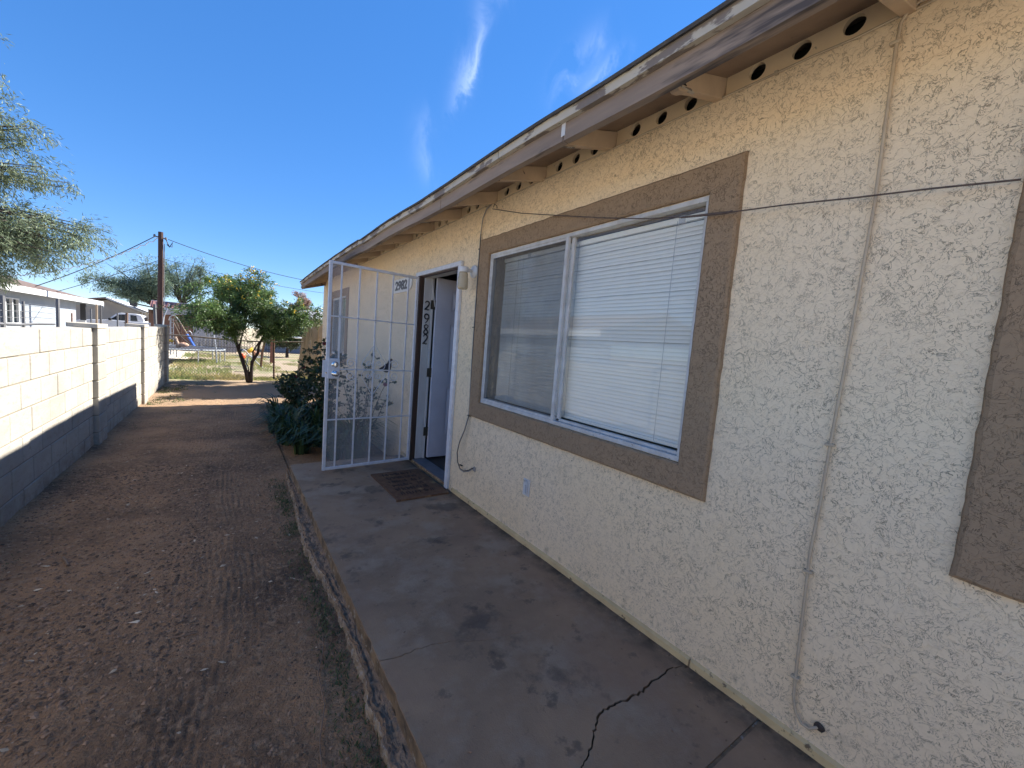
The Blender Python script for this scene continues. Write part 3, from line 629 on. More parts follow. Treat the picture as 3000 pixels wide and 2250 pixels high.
def windows():
    def win(y0, y1, z0, z1, t, mid, nm, lab=None, screen=True, inset=.0):
        o = B(); frame_poly(o, t[0], t[1], t[2], t[3], y0 - .002, y1 + .002, z0 - .002, z1 + .002, -.024, .004)
        so = o.build('window_surround', 'trim', house); 
        fr = B(); x0, x1 = -.002 + inset, .05; w = .024
        fr.box((x0, y0, z0), (x1, y1, z0 + w)); fr.box((x0, y0, z1 - w), (x1, y1, z1)); fr.box((x0, y0, z0 + w), (x1, y0 + w * .8, z1 - w)); fr.box((x0, y1 - w * .8, z0 + w), (x1, y1, z1 - w))
        fr.box((.022, y0 + w, z0 + w), (x1 - .002, y1 - w, z0 + w + .016))
        f = fr.build('window', 'alu', house, bevel=.002)
        if lab: tag(f, lab)
        # fixed sash (near side) and sliding sash (far side) with insect screen outside
        B().box((-.004, mid - .002, z0 + w), (.02, mid + .024, z1 - w)).build('meeting_stile', 'alu', f, bevel=.002)
        B().box((.022, mid - .032, z0 + w), (.044, mid - .006, z1 - w)).build('sash_stile', 'alu', f, bevel=.002)
        B().box((.030, y0 + w * .8, z0 + w), (.034, mid - .02, z1 - w)).build('pane', 'glass', f)
        B().box((.038, mid - .02, z0 + w), (.042, y1 - w * .8, z1 - w)).build('pane', 'glass', f)
        if screen:
            s = B(); a, b = mid + .024, y1 - w * .8
            s.add([(.008, a, z0 + w), (.008, b, z0 + w), (.008, b, z1 - w), (.008, a, z1 - w)], [(0, 1, 2, 3)]); s.build('insect_screen', 'screen', f)
            e = B(); e.box((.004, a, z0 + w), (.016, b, z0 + w + .016)); e.box((.004, a, z1 - w - .014), (.016, b, z1 - w)); e.box((.004, b - .013, z0 + w + .016), (.016, b, z1 - w - .014)); e.build('screen_frame', 'alu', f)
        B().box((.05, y0, z0 - .0), (.155, y1, z0 + .012)).build('inner_sill', 'alu', f)
        return f
    win(1.015, 2.845, .913, 2.137, (.875, 3.0, .772, 2.272), 1.925, 'big')
    win(7.64, 8.76, 1.0, 2.10, (7.50, 8.93, .86, 2.235), 8.2, 'far')
    win(-1.05, -.02, .98, 2.14, (-1.2, .128, .818, 2.285), -.55, 'near', screen=False)
    # mini-blinds
    def blind(y0, y1, z0, z1, label, n, xx=.085):
        bl = empty('window_blind', (0, 0, 0), label, 'window blind')
        B().box((xx - .013, y0, z1 - .03), (xx + .013, y1, z1)).build('headrail', 'blind', bl, bevel=.003)
        B().box((xx - .012, y0, z0), (xx + .012, y1, z0 + .022)).build('bottom_rail', 'blind', bl, bevel=.003)
        zs = [z0 + .03 + (z1 - .045 - z0 - .03) * i / (n - 1) for i in range(n)]
        tilt = R_(73); me = None
        def prof():
            P = []
            for i in range(5):
                t = (i - 2) / 2 * .0125; bow = .0022 * (1 - (i - 2) ** 2 / 4)
                P.append((t * math.cos(tilt) - bow * math.sin(tilt), t * math.sin(tilt) + bow * math.cos(tilt)))
            return P
        for i, z in enumerate(zs):
            if me is None:
                s = B(); K = 12; P = prof()
                for j in range(K + 1):
                    y = y0 + .004 + (y1 - y0 - .008) * j / K; dz = -.0012 * math.sin(math.pi * 3 * j / K) ** 2
                    for a, b in P: s.v.append((xx + a, y, b + dz))
                for j in range(K):
                    for q in range(4): a = j * 5 + q; s.f.append((a, a + 1, a + 6, a + 5))
                o = s.build('slat', 'blind', bl, smooth=True); me = o.data
            else:
                o = bpy.data.objects.new('slat', me); COL.objects.link(o); o.parent = bl
            o.location = (random.uniform(-.0008, .0008), 0, z); o.rotation_euler = (random.uniform(-.0006, .0006), random.uniform(-.02, .02), 0)
        for y in (y0 + .17, (y0 + y1) / 2, y1 - .2):
            B().tube([(xx - .014, y, z0 + .01), (xx - .014, y + .002, z1 - .02)], .0012, 4).build('ladder_cord', 'cord', bl)
        for y in (y0 + .13, y0 + .95, y1 - .35):
            if y0 < y < y1: B().box((xx - .016, y, z1 - .034), (xx + .015, y + .035, z1 + .003)).build('bracket', 'alu', bl, bevel=.002)
        B().tube([(xx - .018, y1 - .27, z1 - .03), (xx - .02, y1 - .275, z0 + .35)], .004, 6).build('tilt_wand', 'glass', bl)
        return bl
    blind(1.045, 2.75, .955, 2.10, 'white slatted blind behind the large brown-bordered window by the front door', 50)
    blind(7.67, 8.73, 1.03, 2.07, 'blind in the far window seen through the open security door', 45)
windows()

def doorway():
    # outer white steel frame on the wall face
    f = B(); f.box((-.03, 3.305, 2.10), (.0, 4.365, 2.143)); f.build('door_frame_head', 'white_metal', house, bevel=.003)
    B().box((-.03, 3.305, .004), (.0, 3.362, 2.10)).build('door_frame_post', 'white_metal', house, bevel=.003)
    B().box((-.03, 4.292, .02), (.0, 4.335, 2.10)).build('door_frame_post', 'white_metal', house, bevel=.003)
    B().box((-.034, 4.232, .02), (.02, 4.290, 2.098)).build('door_post', 'brown_wood', house, bevel=.003)
    B().box((.022, 4.222, .045), (.105, 4.299, 2.098)).build('door_jamb', 'jamb_white', house, bevel=.002)
    B().box((.107, 4.205, .045), (.128, 4.299, 2.098)).build('door_jamb', 'jamb_white', house, bevel=.002)
    B().box((.002, 3.346, .045), (.15, 3.372, 2.098)).build('door_jamb', 'jamb_white', house, bevel=.002)
    B().box((-.002, 3.372, 2.085), (.022, 4.232, 2.122)).build('door_head', 'brown_wood', house)
    B().box((.024, 3.372, 2.092), (.128, 4.222, 2.122)).build('door_head', 'jamb_white', house)
    B().grid(60, 4, lambda u, v: (-.004 - .010 * (1 - abs(v - .5) * 1.2) - .004 * nz1(u * 24, v * 2, 0), 3.37 + .89 * u, .001 + .036 * v)).build('sill_edge', 'sill_wood', house)
    B().prism([(-.006, .038), (.135, .046), (.135, .02), (-.006, .02)], lambda u, v, d: (u, d, v), 3.365, 4.262).build('threshold', 'sill_metal', house)
    # front door leaf, swung inward
    d = B(); y0, y1 = 4.168, 4.204; X0, X1 = .148, 1.0
    d.box((X0, y0 + .009, .06), (X1, y1, 2.098)); leaf = d.build('front_door', 'door_white', house)
    st = B(); rows = [(.30, .875), (1.03, 1.605), (1.745, 1.98)]; c1, c2 = (.335, .545), (.625, .835)
    st.box((X0, y0, .06), (c1[0], y0 + .0088, 2.098)); st.box((c1[1], y0, .06), (c2[0], y0 + .0088, 2.098)); st.box((c2[1], y0, .06), (X1, y0 + .0088, 2.098))
    for a, b in ((.06, .30), (.875, 1.03), (1.605, 1.745), (1.98, 2.098)):
        for c in (c1, c2): st.box((c[0], y0, a), (c[1], y0 + .0088, b))
    st.build('door_rails', 'door_white', leaf)
    for c in (c1, c2):
        for a, b in rows:
            p = B(); e = .018; g = .040
            o = [(c[0] + e, a + e), (c[1] - e, a + e), (c[1] - e, b - e), (c[0] + e, b - e)]; i = [(c[0] + g, a + g), (c[1] - g, a + g), (c[1] - g, b - g), (c[0] + g, b - g)]
            p.v = [(u, y0 + .0088, v) for u, v in o] + [(u, y0 + .0005, v) for u, v in i]; p.f = [(4, 5, 6, 7)] + [(k, (k + 1) % 4, 4 + (k + 1) % 4, 4 + k) for k in range(4)]
            p.build('panel', 'door_white', leaf)
    for z in (.36, 1.04, 1.80):
        B().box((.098, 4.200, z - .05), (.152, 4.204, z + .05)).tube([(.150, 4.196, z - .052), (.150, 4.196, z + .052)], .006, 8).build('hinge', 'hinge', leaf)
    B().beam((.088, 4.198, 2.09), (.140, 4.185, 1.78), .012, .012).build('chain_arm', 'jamb_white', leaf)
    # black swash numerals painted down the jamb, each a raised ribbon
    two = [(.12, .78), (.22, .95), (.5, 1.0), (.8, .92), (.86, .72), (.7, .5), (.35, .25), (.05, .02), (.3, .10), (.6, .02), (.9, .06)]
    nine = [(.85, .62), (.6, .48), (.25, .52), (.08, .72), (.2, .94), (.5, 1.0), (.85, .90), (.95, .66), (.75, .35), (.3, .0)]
    eight = [(.85, .92), (.5, 1.0), (.15, .86), (.3, .62), (.7, .42), (.9, .2), (.6, .0), (.2, .06), (.1, .25), (.4, .48), (.8, .72), (.95, .95)]
    for ch, (zt, zb) in zip((two, nine, eight, two), ((1.832, 1.737), (1.690, 1.590), (1.573, 1.470), (1.462, 1.357))):
        pts = [(.030 + .066 * (.06 + .88 * u), 4.2195, zb + (zt - zb) * v) for u, v in ch]
        # smooth
        P = []
        for i in range(len(pts) - 1):
            p0, p1, p2, p3 = (Vector(pts[max(i - 1, 0)]), Vector(pts[i]), Vector(pts[i + 1]), Vector(pts[min(i + 2, len(pts) - 1)]))
            for k in range(5):
                t = k / 5; P.append(.5 * ((2 * p1) + (p2 - p0) * t + (2 * p0 - 5 * p1 + 4 * p2 - p3) * t * t + (3 * p1 - p0 - 3 * p2 + p3) * t ** 3))
        P.append(Vector(pts[-1])); n = len(P)
        B().tube(P, [.0045 + .0045 * math.sin(math.pi * i / (n - 1)) ** .7 for i in range(n)], 6).build('numeral', 'black', house, smooth=True)
doorway()

def security_door():
    a = Vector((-.03, 4.268, 0)); b = Vector((-.954, 4.197, 0)); dv = (b - a).normalized(); nn = Vector((dv.y, -dv.x, 0))   # nn points away from the wall side
    if nn.y > 0: nn = -nn                                # towards the camera
    def P(s, z, d=0): v = a + dv * s + nn * d; return Vector((v.x, v.y, z))
    def bar(o, s0, z0, s1, z1, w, t, d=0): 
        p, q = P(s0, z0, d), P(s1, z1, d); o.beam(p, q, t if abs(z1 - z0) > abs(s1 - s0) else w, w if abs(z1 - z0) > abs(s1 - s0) else t, up=dv if abs(z1 - z0) > abs(s1 - s0) else (nn))
    fr = B()
    for s in (.014, .918): fr.obox(P(s, 1.0555), dv * .015, nn * .013, Vector((0, 0, 1.0295)))
    for z in (.040, 2.072): fr.obox(P(.466, z), dv * .436, nn * .0125, Vector((0, 0, .013)))
    door = fr.build('security_door', 'white_metal', house, bevel=.0025); tag(door, 'open white steel security door with bars and screen')
    for s in (.12, .292, .465, .64, .815): B().obox(P(s, 1.056), dv * .0065, nn * .0065, Vector((0, 0, 1.003))).build('bar', 'white_metal', door)
    for z in (.538, 1.046, 1.562): B().obox(P(.466, z, .001), dv * .436, nn * .0055, Vector((0, 0, .0065))).build('cross_bar', 'white_metal', door)
    s_ = B(); s_.add([P(.028, .052, -.010), P(.903, .052, -.010), P(.903, 2.06, -.010), P(.028, 2.06, -.010)], [(0, 1, 2, 3)]); s_.build('screen', 'door_mesh', door)
    def curl(c, r, a0, turns, sgn=1, n=26, shrink=.30):
        return [(c[0] + r * (1 - (1 - shrink) * t) * math.cos(a0 + sgn * 2 * math.pi * turns * t), c[1] + r * (1 - (1 - shrink) * t) * math.sin(a0 + sgn * 2 * math.pi * turns * t)) for t in [i / n for i in range(n + 1)]]
    def rod(pts, r=.0036): B().tube([P(s, z, .006) for s, z in pts], r, 5).build('scroll', 'white_metal', door, smooth=True)
    cs, cz = .463, 1.046
    for sx in (1, -1):
        for sz in (1, -1):
            f = lambda L: [(cs + sx * u, cz + sz * v) for u, v in L]
            rod(f([(.012, .315), (-.006, .30), (-.004, .27), (.02, .235), (.055, .18), (.09, .125), (.118, .08), (.124, .052), (.118, .025), (.10, .010), (.075, .004)]))
            rod(f([(.004, .012), (.012, .035), (.022, .055)] + curl((.052, .062), .031, math.pi, 1.25, -1)))
    for s0, d in ((.292, -1), (.64, 1)):
        for sz in (1, -1):
            L = [(s0, cz + sz * .01), (s0 + d * .004, cz + sz * .055)] + [(p[0], cz + sz * (p[1] - cz)) for p in curl((s0 + d * .055, cz + .065), .051, math.pi if d > 0 else 0, 1.35, -1 if d > 0 else 1)]
            rod(L)
    lb = B(); lb.obox(P(.866, 1.052, .012), dv * .054, nn * .024, Vector((0, 0, .098))); lb.build('lock_box', 'white_metal', door, bevel=.003)
    B().obox(P(.938, 1.048, .004), dv * .026, nn * .004, Vector((0, 0, .084))).build('latch_guard', 'white_metal', door, bevel=.002)
    B().obox(P(.922, 1.01, .012), dv * .016, nn * .007, Vector((0, 0, .008))).build('latch_bolt', 'chrome', door, bevel=.002)
    ax = nn
    def knob(s, z, prof):
        o = B(); k = 0; n = 20; base = P(s, z, .036)
        for r, d in prof:
            for j in range(n): t = 2 * math.pi * j / n; o.v.append(tuple(base + dv * r * math.cos(t) + Vector((0, 0, 1)) * r * math.sin(t) + ax * d))
        for i in range(len(prof) - 1):
            for j in range(n): o.f.append((i * n + j, i * n + (j + 1) % n, (i + 1) * n + (j + 1) % n, (i + 1) * n + j))
        o.f.append(tuple((len(prof) - 1) * n + j for j in range(n))); return o
    knob(.858, 1.094, [(.033, 0), (.033, .004), (.029, .010), (.021, .014), (.020, .015)]).build('deadbolt', 'chrome', door, smooth=False)
    B().obox(P(.858, 1.094, .058), dv * .004, nn * .006, Vector((0, 0, .014))).build('thumb_turn', 'chrome', door, bevel=.002)
    knob(.858, 1.006, [(.030, 0), (.028, .006), (.012, .010), (.012, .028), (.022, .034), (.028, .044), (.028, .056), (.020, .066), (.008, .069)]).build('knob', 'chrome', door, smooth=True)
    bp = [(.405, 1.058), (.385, 1.074), (.36, 1.088), (.338, 1.108), (.315, 1.122), (.303, 1.148), (.288, 1.168), (.274, 1.174), (.262, 1.168), (.256, 1.156), (.265, 1.15), (.270, 1.13), (.266, 1.09), (.275, 1.05), (.292, 1.030), (.318, 1.022), (.342, 1.030), (.36, 1.046)]
    B().prism(bp, lambda u, v, d: P(u, v, d), -.008, .002).build('bird_ornament', 'bird', door, bevel=.002)
security_door()

# ================================================================ THINGS ON THE HOUSE WALL
def wall_things():
    # jelly-jar porch lamp
    la = empty('wall_lamp', (0, 3.1, 2), 'white jelly-jar porch lamp with ribbed glass beside the door', 'lamp')
    B().lathe((0, 3.095, 2.022), [(.056, -.001), (.056, -.010), (.050, -.018), (.018, -.022), (.015, -.03)], 24, 'x').build('base_plate', 'lampwhite', la, smooth=True)
    B().tube([(-.02, 3.095, 2.022), (-.06, 3.093, 2.024), (-.085, 3.09, 2.022)], .014, 10).build('arm', 'lampwhite', la, smooth=True)
    B().lathe((-.115, 3.085, 0), [(.030, 2.045), (.038, 2.042), (.042, 2.036), (.042, 2.002), (.038, 1.998)][::-1], 24).build('cap', 'lampwhite', la, smooth=True)
    prof = [(.032, 1.998), (.040, 1.985), (.040, 1.962), (.044, 1.952), (.045, 1.94)]
    for i in range(7): z = 1.935 - i * .010; prof += [(.046, z), (.0435, z - .005)]
    prof += [(.042, 1.862), (.034, 1.855), (.01, 1.853)]
    jar = bpy.data.materials.new('ribbed_amber_glass'); jar.use_nodes = True; b = jar.node_tree.nodes['Principled BSDF']; b.inputs['Base Color'].default_value = (.72, .62, .44, 1); b.inputs['Roughness'].default_value = .22; b.inputs['Transmission Weight'].default_value = .45; b.inputs['IOR'].default_value = 1.3
    B().lathe((-.115, 3.085, 0), prof[::-1], 24).build('glass_jar', jar, la, smooth=True)
    for y, z in ((3.06, 2.05), (3.125, 1.995)): B().lathe((-.012, y, z), [(.003, 0), (.003, -.004)], 8, 'x').build('screw', 'black', la)
    # number plaque
    pl = empty('house_number_plaque', (0, 4.8, 2.05), 'white plaque reading 2982 on the wall behind the security door', 'house number')
    def py(s): return 5.12 - s * .62                       # s = 0 far end, 1 near end
    z0, z1 = 1.962, 2.142
    outl = [(0, z0), (.80, z0), (.80, z0 + .018), (.88, z0 + .018), (.93, z0 + .04), (.965, z0 + .07), (.97, z0 + .11), (.95, z1 - .03), (.92, z1 - .008), (.80, z1), (.74, z1 - .014), (0, z1 - .014), (0, z1 - .06), (.015, z1 - .07), (.015, z0 + .06), (0, z0 + .05)]
    B().prism([(py(s), z) for s, z in outl], lambda u, v, d: (d, u, v), -.002, -.018).build('plaque', 'plaque', pl, bevel=.003)
    cu = bpy.data.curves.new('numerals', 'FONT'); cu.body = '2982'; cu.size = .155; cu.extrude = .003; cu.offset = .006; cu.resolution_u = 4
    to = bpy.data.objects.new('numerals', cu); COL.objects.link(to); dg = bpy.context.evaluated_depsgraph_get(); me = bpy.data.meshes.new_from_object(to.evaluated_get(dg)); bpy.data.objects.remove(to)
    xs = [v.co.x for v in me.vertices]; ysx = [v.co.y for v in me.vertices]; x0, x1, yy0, yy1 = min(xs), max(xs), min(ysx), max(ysx)
    for v in me.vertices:
        u = (v.co.x - x0) / (x1 - x0); w = (v.co.y - yy0) / (yy1 - yy0); v.co = Vector((-.021 - v.co.z * .5, py(.10 + .66 * u + .012 * (w - .5)), z0 + .026 + w * .118))
    me.materials.clear(); me.materials.append(M['black']); o = bpy.data.objects.new('numerals', me); COL.objects.link(o); o.parent = pl
    # doormat with worn raised print
    dm = empty('doormat', (-.3, 3.57, 0), 'worn brown coir doormat lying at the open front door', 'doormat')
    def f(u, v):
        x = -.55 + u * .49 + .018 * (1 - v) * (1 - u) ; y = 3.20 + v * .745
        return (x, y, .016 + .002 * nz1(x * 9, y * 9, 0) + .0025 * nz1(x * 120, y * 120, 0))
    B().grid(70, 100, f).build('pile', 'mat', dm)
    sk = B(); 
    for (a, b) in (((-.552, 3.199), (-.06, 3.199)), ((-.06, 3.199), (-.06, 3.946)), ((-.06, 3.946), (-.55, 3.946)), ((-.55, 3.946), (-.533, 3.199))):
        sk.beam((a[0], a[1], .009), (b[0], b[1], .009), .006, .015)
    sk.build('edge', 'mat', dm)
    g = B(); random.seed(5)
    for r in range(6):                                   # worn-off print: only broken strokes remain
        y = 3.30 + r * .105
        x = -.46
        while x < -.16:
            w = random.uniform(.012, .03)
            if random.random() < .8: g.beam((x, y, .0185), (x + random.uniform(-.012, .012), y + random.uniform(.045, .075), .0185), .007, .004)
            if random.random() < .4: g.beam((x, y + .03, .0185), (x + w, y + .035, .0185), .007, .004)
            x += w
    tag(g.build('worn_print', 'mat_dark', dm), kind='stuff')
    # cables
    c = empty('eave_cable', (0, 3, 2.5), 'thin tan cable stapled along the top of the stucco under the eave', 'cable')
    pts = [(-.010, -1 + .12 * i, 2.540 + .004 * nz1(i * .8, 0, 0) - (.004 if i % 9 == 4 else 0)) for i in range(83)]
    B().tube(pts, .0045, 6).build('cable_run', 'cable_tan', c, smooth=True)
    for i in range(3, 82, 6): y = -1 + .12 * i; B().box((-.0165, y - .006, 2.534), (-.002, y + .006, 2.547)).build('clip', 'cable_tan', c)
    c = empty('conduit_cable', (0, .44, 1), 'tan cable running full height down the wall right of the big window', 'cable')
    pts = [(-.012, .30, 2.552), (-.013, .40, 2.556), (-.014, .425, 2.545), (-.013, .440, 2.515), (-.012, .443, 2.44), (-.012, .44, 2.2), (-.012, .436, 1.96), (-.012, .446, 1.5), (-.012, .456, 1.14), (-.012, .46, .9), (-.012, .467, .73), (-.012, .462, .54), (-.012, .456, .30), (-.013, .451, .17), (-.016, .437, .125), (-.018, .415, .100), (-.016, .392, .098), (-.010, .372, .118), (.004, .366, .125)]
    B().tube(pts, .0052, 8).build('cable_run', 'cable_tan', c, smooth=True)
    for y, z in ((.446, 2.46), (.457, 1.135), (.465, .66), (.455, .25)): B().box((-.021, y - .014, z - .005), (-.001, y + .014, z + .005)).build('clip', 'cable_tan', c, bevel=.002)
    B().blob((-.006, .366, .122), .016, 2, .3, 4, (.4, 1, 1)).build('putty', 'cable_dark', c)
    c = empty('service_cable', (0, 3, 1), 'looped cable pair hanging between porch lamp and window down to a wall hole', 'cable')
    main = [(-.012, 2.86, 2.540), (-.016, 2.94, 2.515), (-.016, 2.99, 2.45), (-.014, 3.012, 2.32), (-.013, 3.018, 2.1), (-.012, 3.020, 1.8), (-.012, 3.020, 1.54), (-.012, 3.016, 1.2), (-.013, 3.005, .9), (-.016, 3.0, .77), (-.03, 3.03, .64), (-.045, 3.08, .52), (-.05, 3.10, .42), (-.045, 3.09, .33), (-.035, 3.05, .272), (-.03, 2.99, .268), (-.026, 2.92, .295), (-.018, 2.875, .325), (.004, 2.862, .33)]
    B().tube(main, .0048, 7).build('cable_run', 'cable_grey', c, smooth=True)
    B().tube([(p[0] - .004, p[1] - .012 if p[2] > .5 else p[1] - .004, p[2] + (.010 if p[2] < .4 else 0)) for p in main[3:]], .0036, 6).build('cable_run', 'cable_dark', c, smooth=True)
    for y, z in ((3.02, 1.54), (3.0, .77), (3.085, .30), (3.01, 2.2)): B().box((-.022, y - .022, z - .004), (-.006, y + .014, z + .004)).build('tie', 'black', c)
    B().blob((-.004, 2.86, .328), .022, 2, .35, 4, (.45, 1, 1)).build('putty', 'cable_grey', c)
    # clothes line
    c = empty('clothesline_wire', (0, 1.5, 2), 'rusty brown wire strung across the wall in front of the big window', 'wire')
    P = [(-.02, 2.84, 2.49), (-.045, 2.4, 2.352), (-.05, 1.942, 2.234), (-.05, 1.6, 2.148), (-.05, 1.3, 2.08), (-.05, 1.1, 2.046), (-.05, .951, 2.026), (-.05, .69, 2.002), (-.05, .485, 1.976), (-.048, .30, 1.957), (-.026, .133, 1.942)]
    B().tube(P, .0028, 6).build('strand', 'wire', c, smooth=True)
    B().tube([(-.05, 1.12, 2.048), (-.0505, 1.02, 2.036), (-.05, .90, 2.022), (-.053, .885, 2.024)], [.0045, .0055, .005, .003], 6).build('splice', 'wire', c)
    B().tube([(-.02, 2.83, 2.50), (-.03, 2.80, 2.515), (-.02, 2.78, 2.50), (-.004, 2.80, 2.49)], .003, 6).build('hook', 'wire', c)
    # little plastic hook plate
    c = empty('hook_plate', (0, 2.13, .42), 'small white plastic plate with a hook low on the wall under the window', 'hook')
    B().box((-.007, 2.098, .352), (-.001, 2.172, .472)).build('plate', 'plastic', c, bevel=.002)
    B().tube([(-.012, 2.150, .452), (-.016, 2.150, .465), (-.016, 2.134, .468), (-.016, 2.120, .455), (-.014, 2.117, .42), (-.014, 2.117, .375), (-.014, 2.130, .368), (-.014, 2.138, .375), (-.012, 2.138, .43)], .005, 6).build('hook', 'plastic', c, smooth=True)
wall_things()

# ================================================================ BLOCK WALL
def block_wall():
    bw = empty('block_wall', (-3, 6, 0), 'cream concrete block garden wall with capped pilasters along the left', 'wall')
    L, Hh = .395, .195; D = .15
    pil = [.05, 3.30, 6.55, 9.80, 13.20]; ends = [p + .40 for p in pil]
    base = {}
    def blk(y0, y1, zt, x=-3.0, d=D, name='block'):
        w = round(y1 - y0, 3); key = (w, d)
        if key not in base:
            o = B().box((-d, 0, -Hh), (0, w, 0)).build('block', 'block', bw, bevel=.005); base[key] = o; o.location = (x, y0, zt); return o
        o = base[key].copy(); COL.objects.link(o); o.parent = bw; o.location = (x, y0, zt); return o
    for a, b in zip(ends, pil[1:]):
        a += .004; b -= .004
        for r in range(7):
            zt = 1.24 - r * .205
            j0 = 4.555 + (0 if r % 2 == 0 else -.2025)
            n = math.ceil((a - j0) / .405); js = []
            y = j0 + n * .405
            while y < b - .001: js.append(y); y += .405
            cur = a
            for y in js + [b + .010]:
                if y - .010 - cur > .04: o = blk(cur, min(y - .005, b), zt, -3.0 + random.uniform(-.003, .002)); o.rotation_euler = (random.uniform(-.002, .002), 0, random.uniform(-.003, .003))
                cur = y + .005
        B().box((-3.0 - D + .01, a + .003, -.25), (-3.0075, b - .003, 1.236)).build('mortar_bed', 'mortar', bw)
    back = B()                       # the run of wall behind the viewpoint
    for r_ in range(7):
        y = -9.6 - (.2 if r_ % 2 else 0)
        while y < .0: back.box((-3.15, y, 1.24 - r_ * .205 - Hh), (-3.0, min(y + .395, .045), 1.24 - r_ * .205)); y += .405
    back.box((-3.14, -9.6, -.25), (-3.0075, .046, 1.236)); tag(back.build('rear_wall_run', 'block', bw), kind='stuff')
    for p in pil:
        for r in range(7):
            o = blk(p + .004, p + .396, 1.24 - r * .205, -2.953, .195)
        B().box((-3.14, p + .010, -.25), (-2.9625, p + .390, 1.236)).build('mortar_bed', 'mortar', bw)
        B().box((-3.20, p - .035, 1.241), (-2.945, p + .435, 1.292)).build('cap', 'cap', bw, bevel=.005)
block_wall()

# ================================================================ VEGETATION
M['bark_dark'] = mat('dark_bark', (.055, .040, .032), .95, (.035, .026, .022), 20, bump=(60, .6, .01))
M['bark_grey'] = mat('grey_bark', (.10, .085, .07), .95, (.06, .05, .042), 14, bump=(50, .6, .01))
M['leaf_senna'] = mat('shrub_tree_leaf', (.115, .185, .05), .5, (.075, .135, .04), 2.5, isl=.45, transl=.35)
M['leaf_verde'] = mat('palo_verde_leaf', (.20, .24, .14), .6, (.12, .165, .09), 1.5, isl=.4, transl=.3)
M['leaf_mesq'] = mat('mesquite_leaf', (.16, .22, .15), .6, (.12, .18, .13), 1.5, isl=.4, transl=.3)
M['leaf_dark'] = mat('dark_shrub_leaf', (.035, .065, .022), .5, (.025, .045, .02), 3, isl=.5, transl=.15)
M['leaf_rose'] = mat('rose_leaf', (.040, .072, .028), .45, (.03, .05, .022), 4, isl=.5, transl=.2)
M['leaf_strap'] = mat('strap_leaf', (.055, .095, .030), .45, (.035, .065, .025), 4, isl=.5, transl=.2)
M['flower'] = mat('yellow_flower', (.75, .50, .04), .6, isl=.25, transl=.2)
M['rose_red'] = mat('dark_red_bloom', (.16, .015, .02), .6, isl=.3)
M['grass'] = mat('dry_grass', (.52, .47, .20), .8, (.58, .49, .24), 1.2, isl=.4, transl=.25)
M['grass_green'] = mat('green_grass', (.28, .36, .11), .8, (.42, .44, .17), 1.0, isl=.4, transl=.25)
M['weed'] = mat('low_weed', (.10, .12, .045), .8, isl=.4, transl=.2)

def leaves(P, D, length, width, rng, jit=.35, fold=False):
    """P (n,3) bases, D (n,3) directions -> (n,4,3) lozenge leaves"""
    n = len(P); D = D + rng.normal(0, jit, (n, 3)); D /= np.linalg.norm(D, axis=1, keepdims=True) + 1e-9
    S = rng.normal(0, 1, (n, 3)); S -= D * np.sum(S * D, axis=1, keepdims=True); S /= np.linalg.norm(S, axis=1, keepdims=True) + 1e-9
    l = length * rng.uniform(.6, 1.25, (n, 1)); w = width * rng.uniform(.7, 1.2, (n, 1))
    return np.stack([P, P + D * l * .45 + S * w, P + D * l, P + D * l * .45 - S * w], axis=1)

def curve_pts(a, b, n, lift, wig, rng):
    a, b = np.array(a, float), np.array(b, float); t = np.linspace(0, 1, n)[:, None]
    p = a + (b - a) * t; p[:, 2] += lift * np.sin(np.pi * t[:, 0]); w = rng.normal(0, wig, (n, 3)); w[0] = 0; w = np.cumsum(w, axis=0) * .5
    return p + w * t

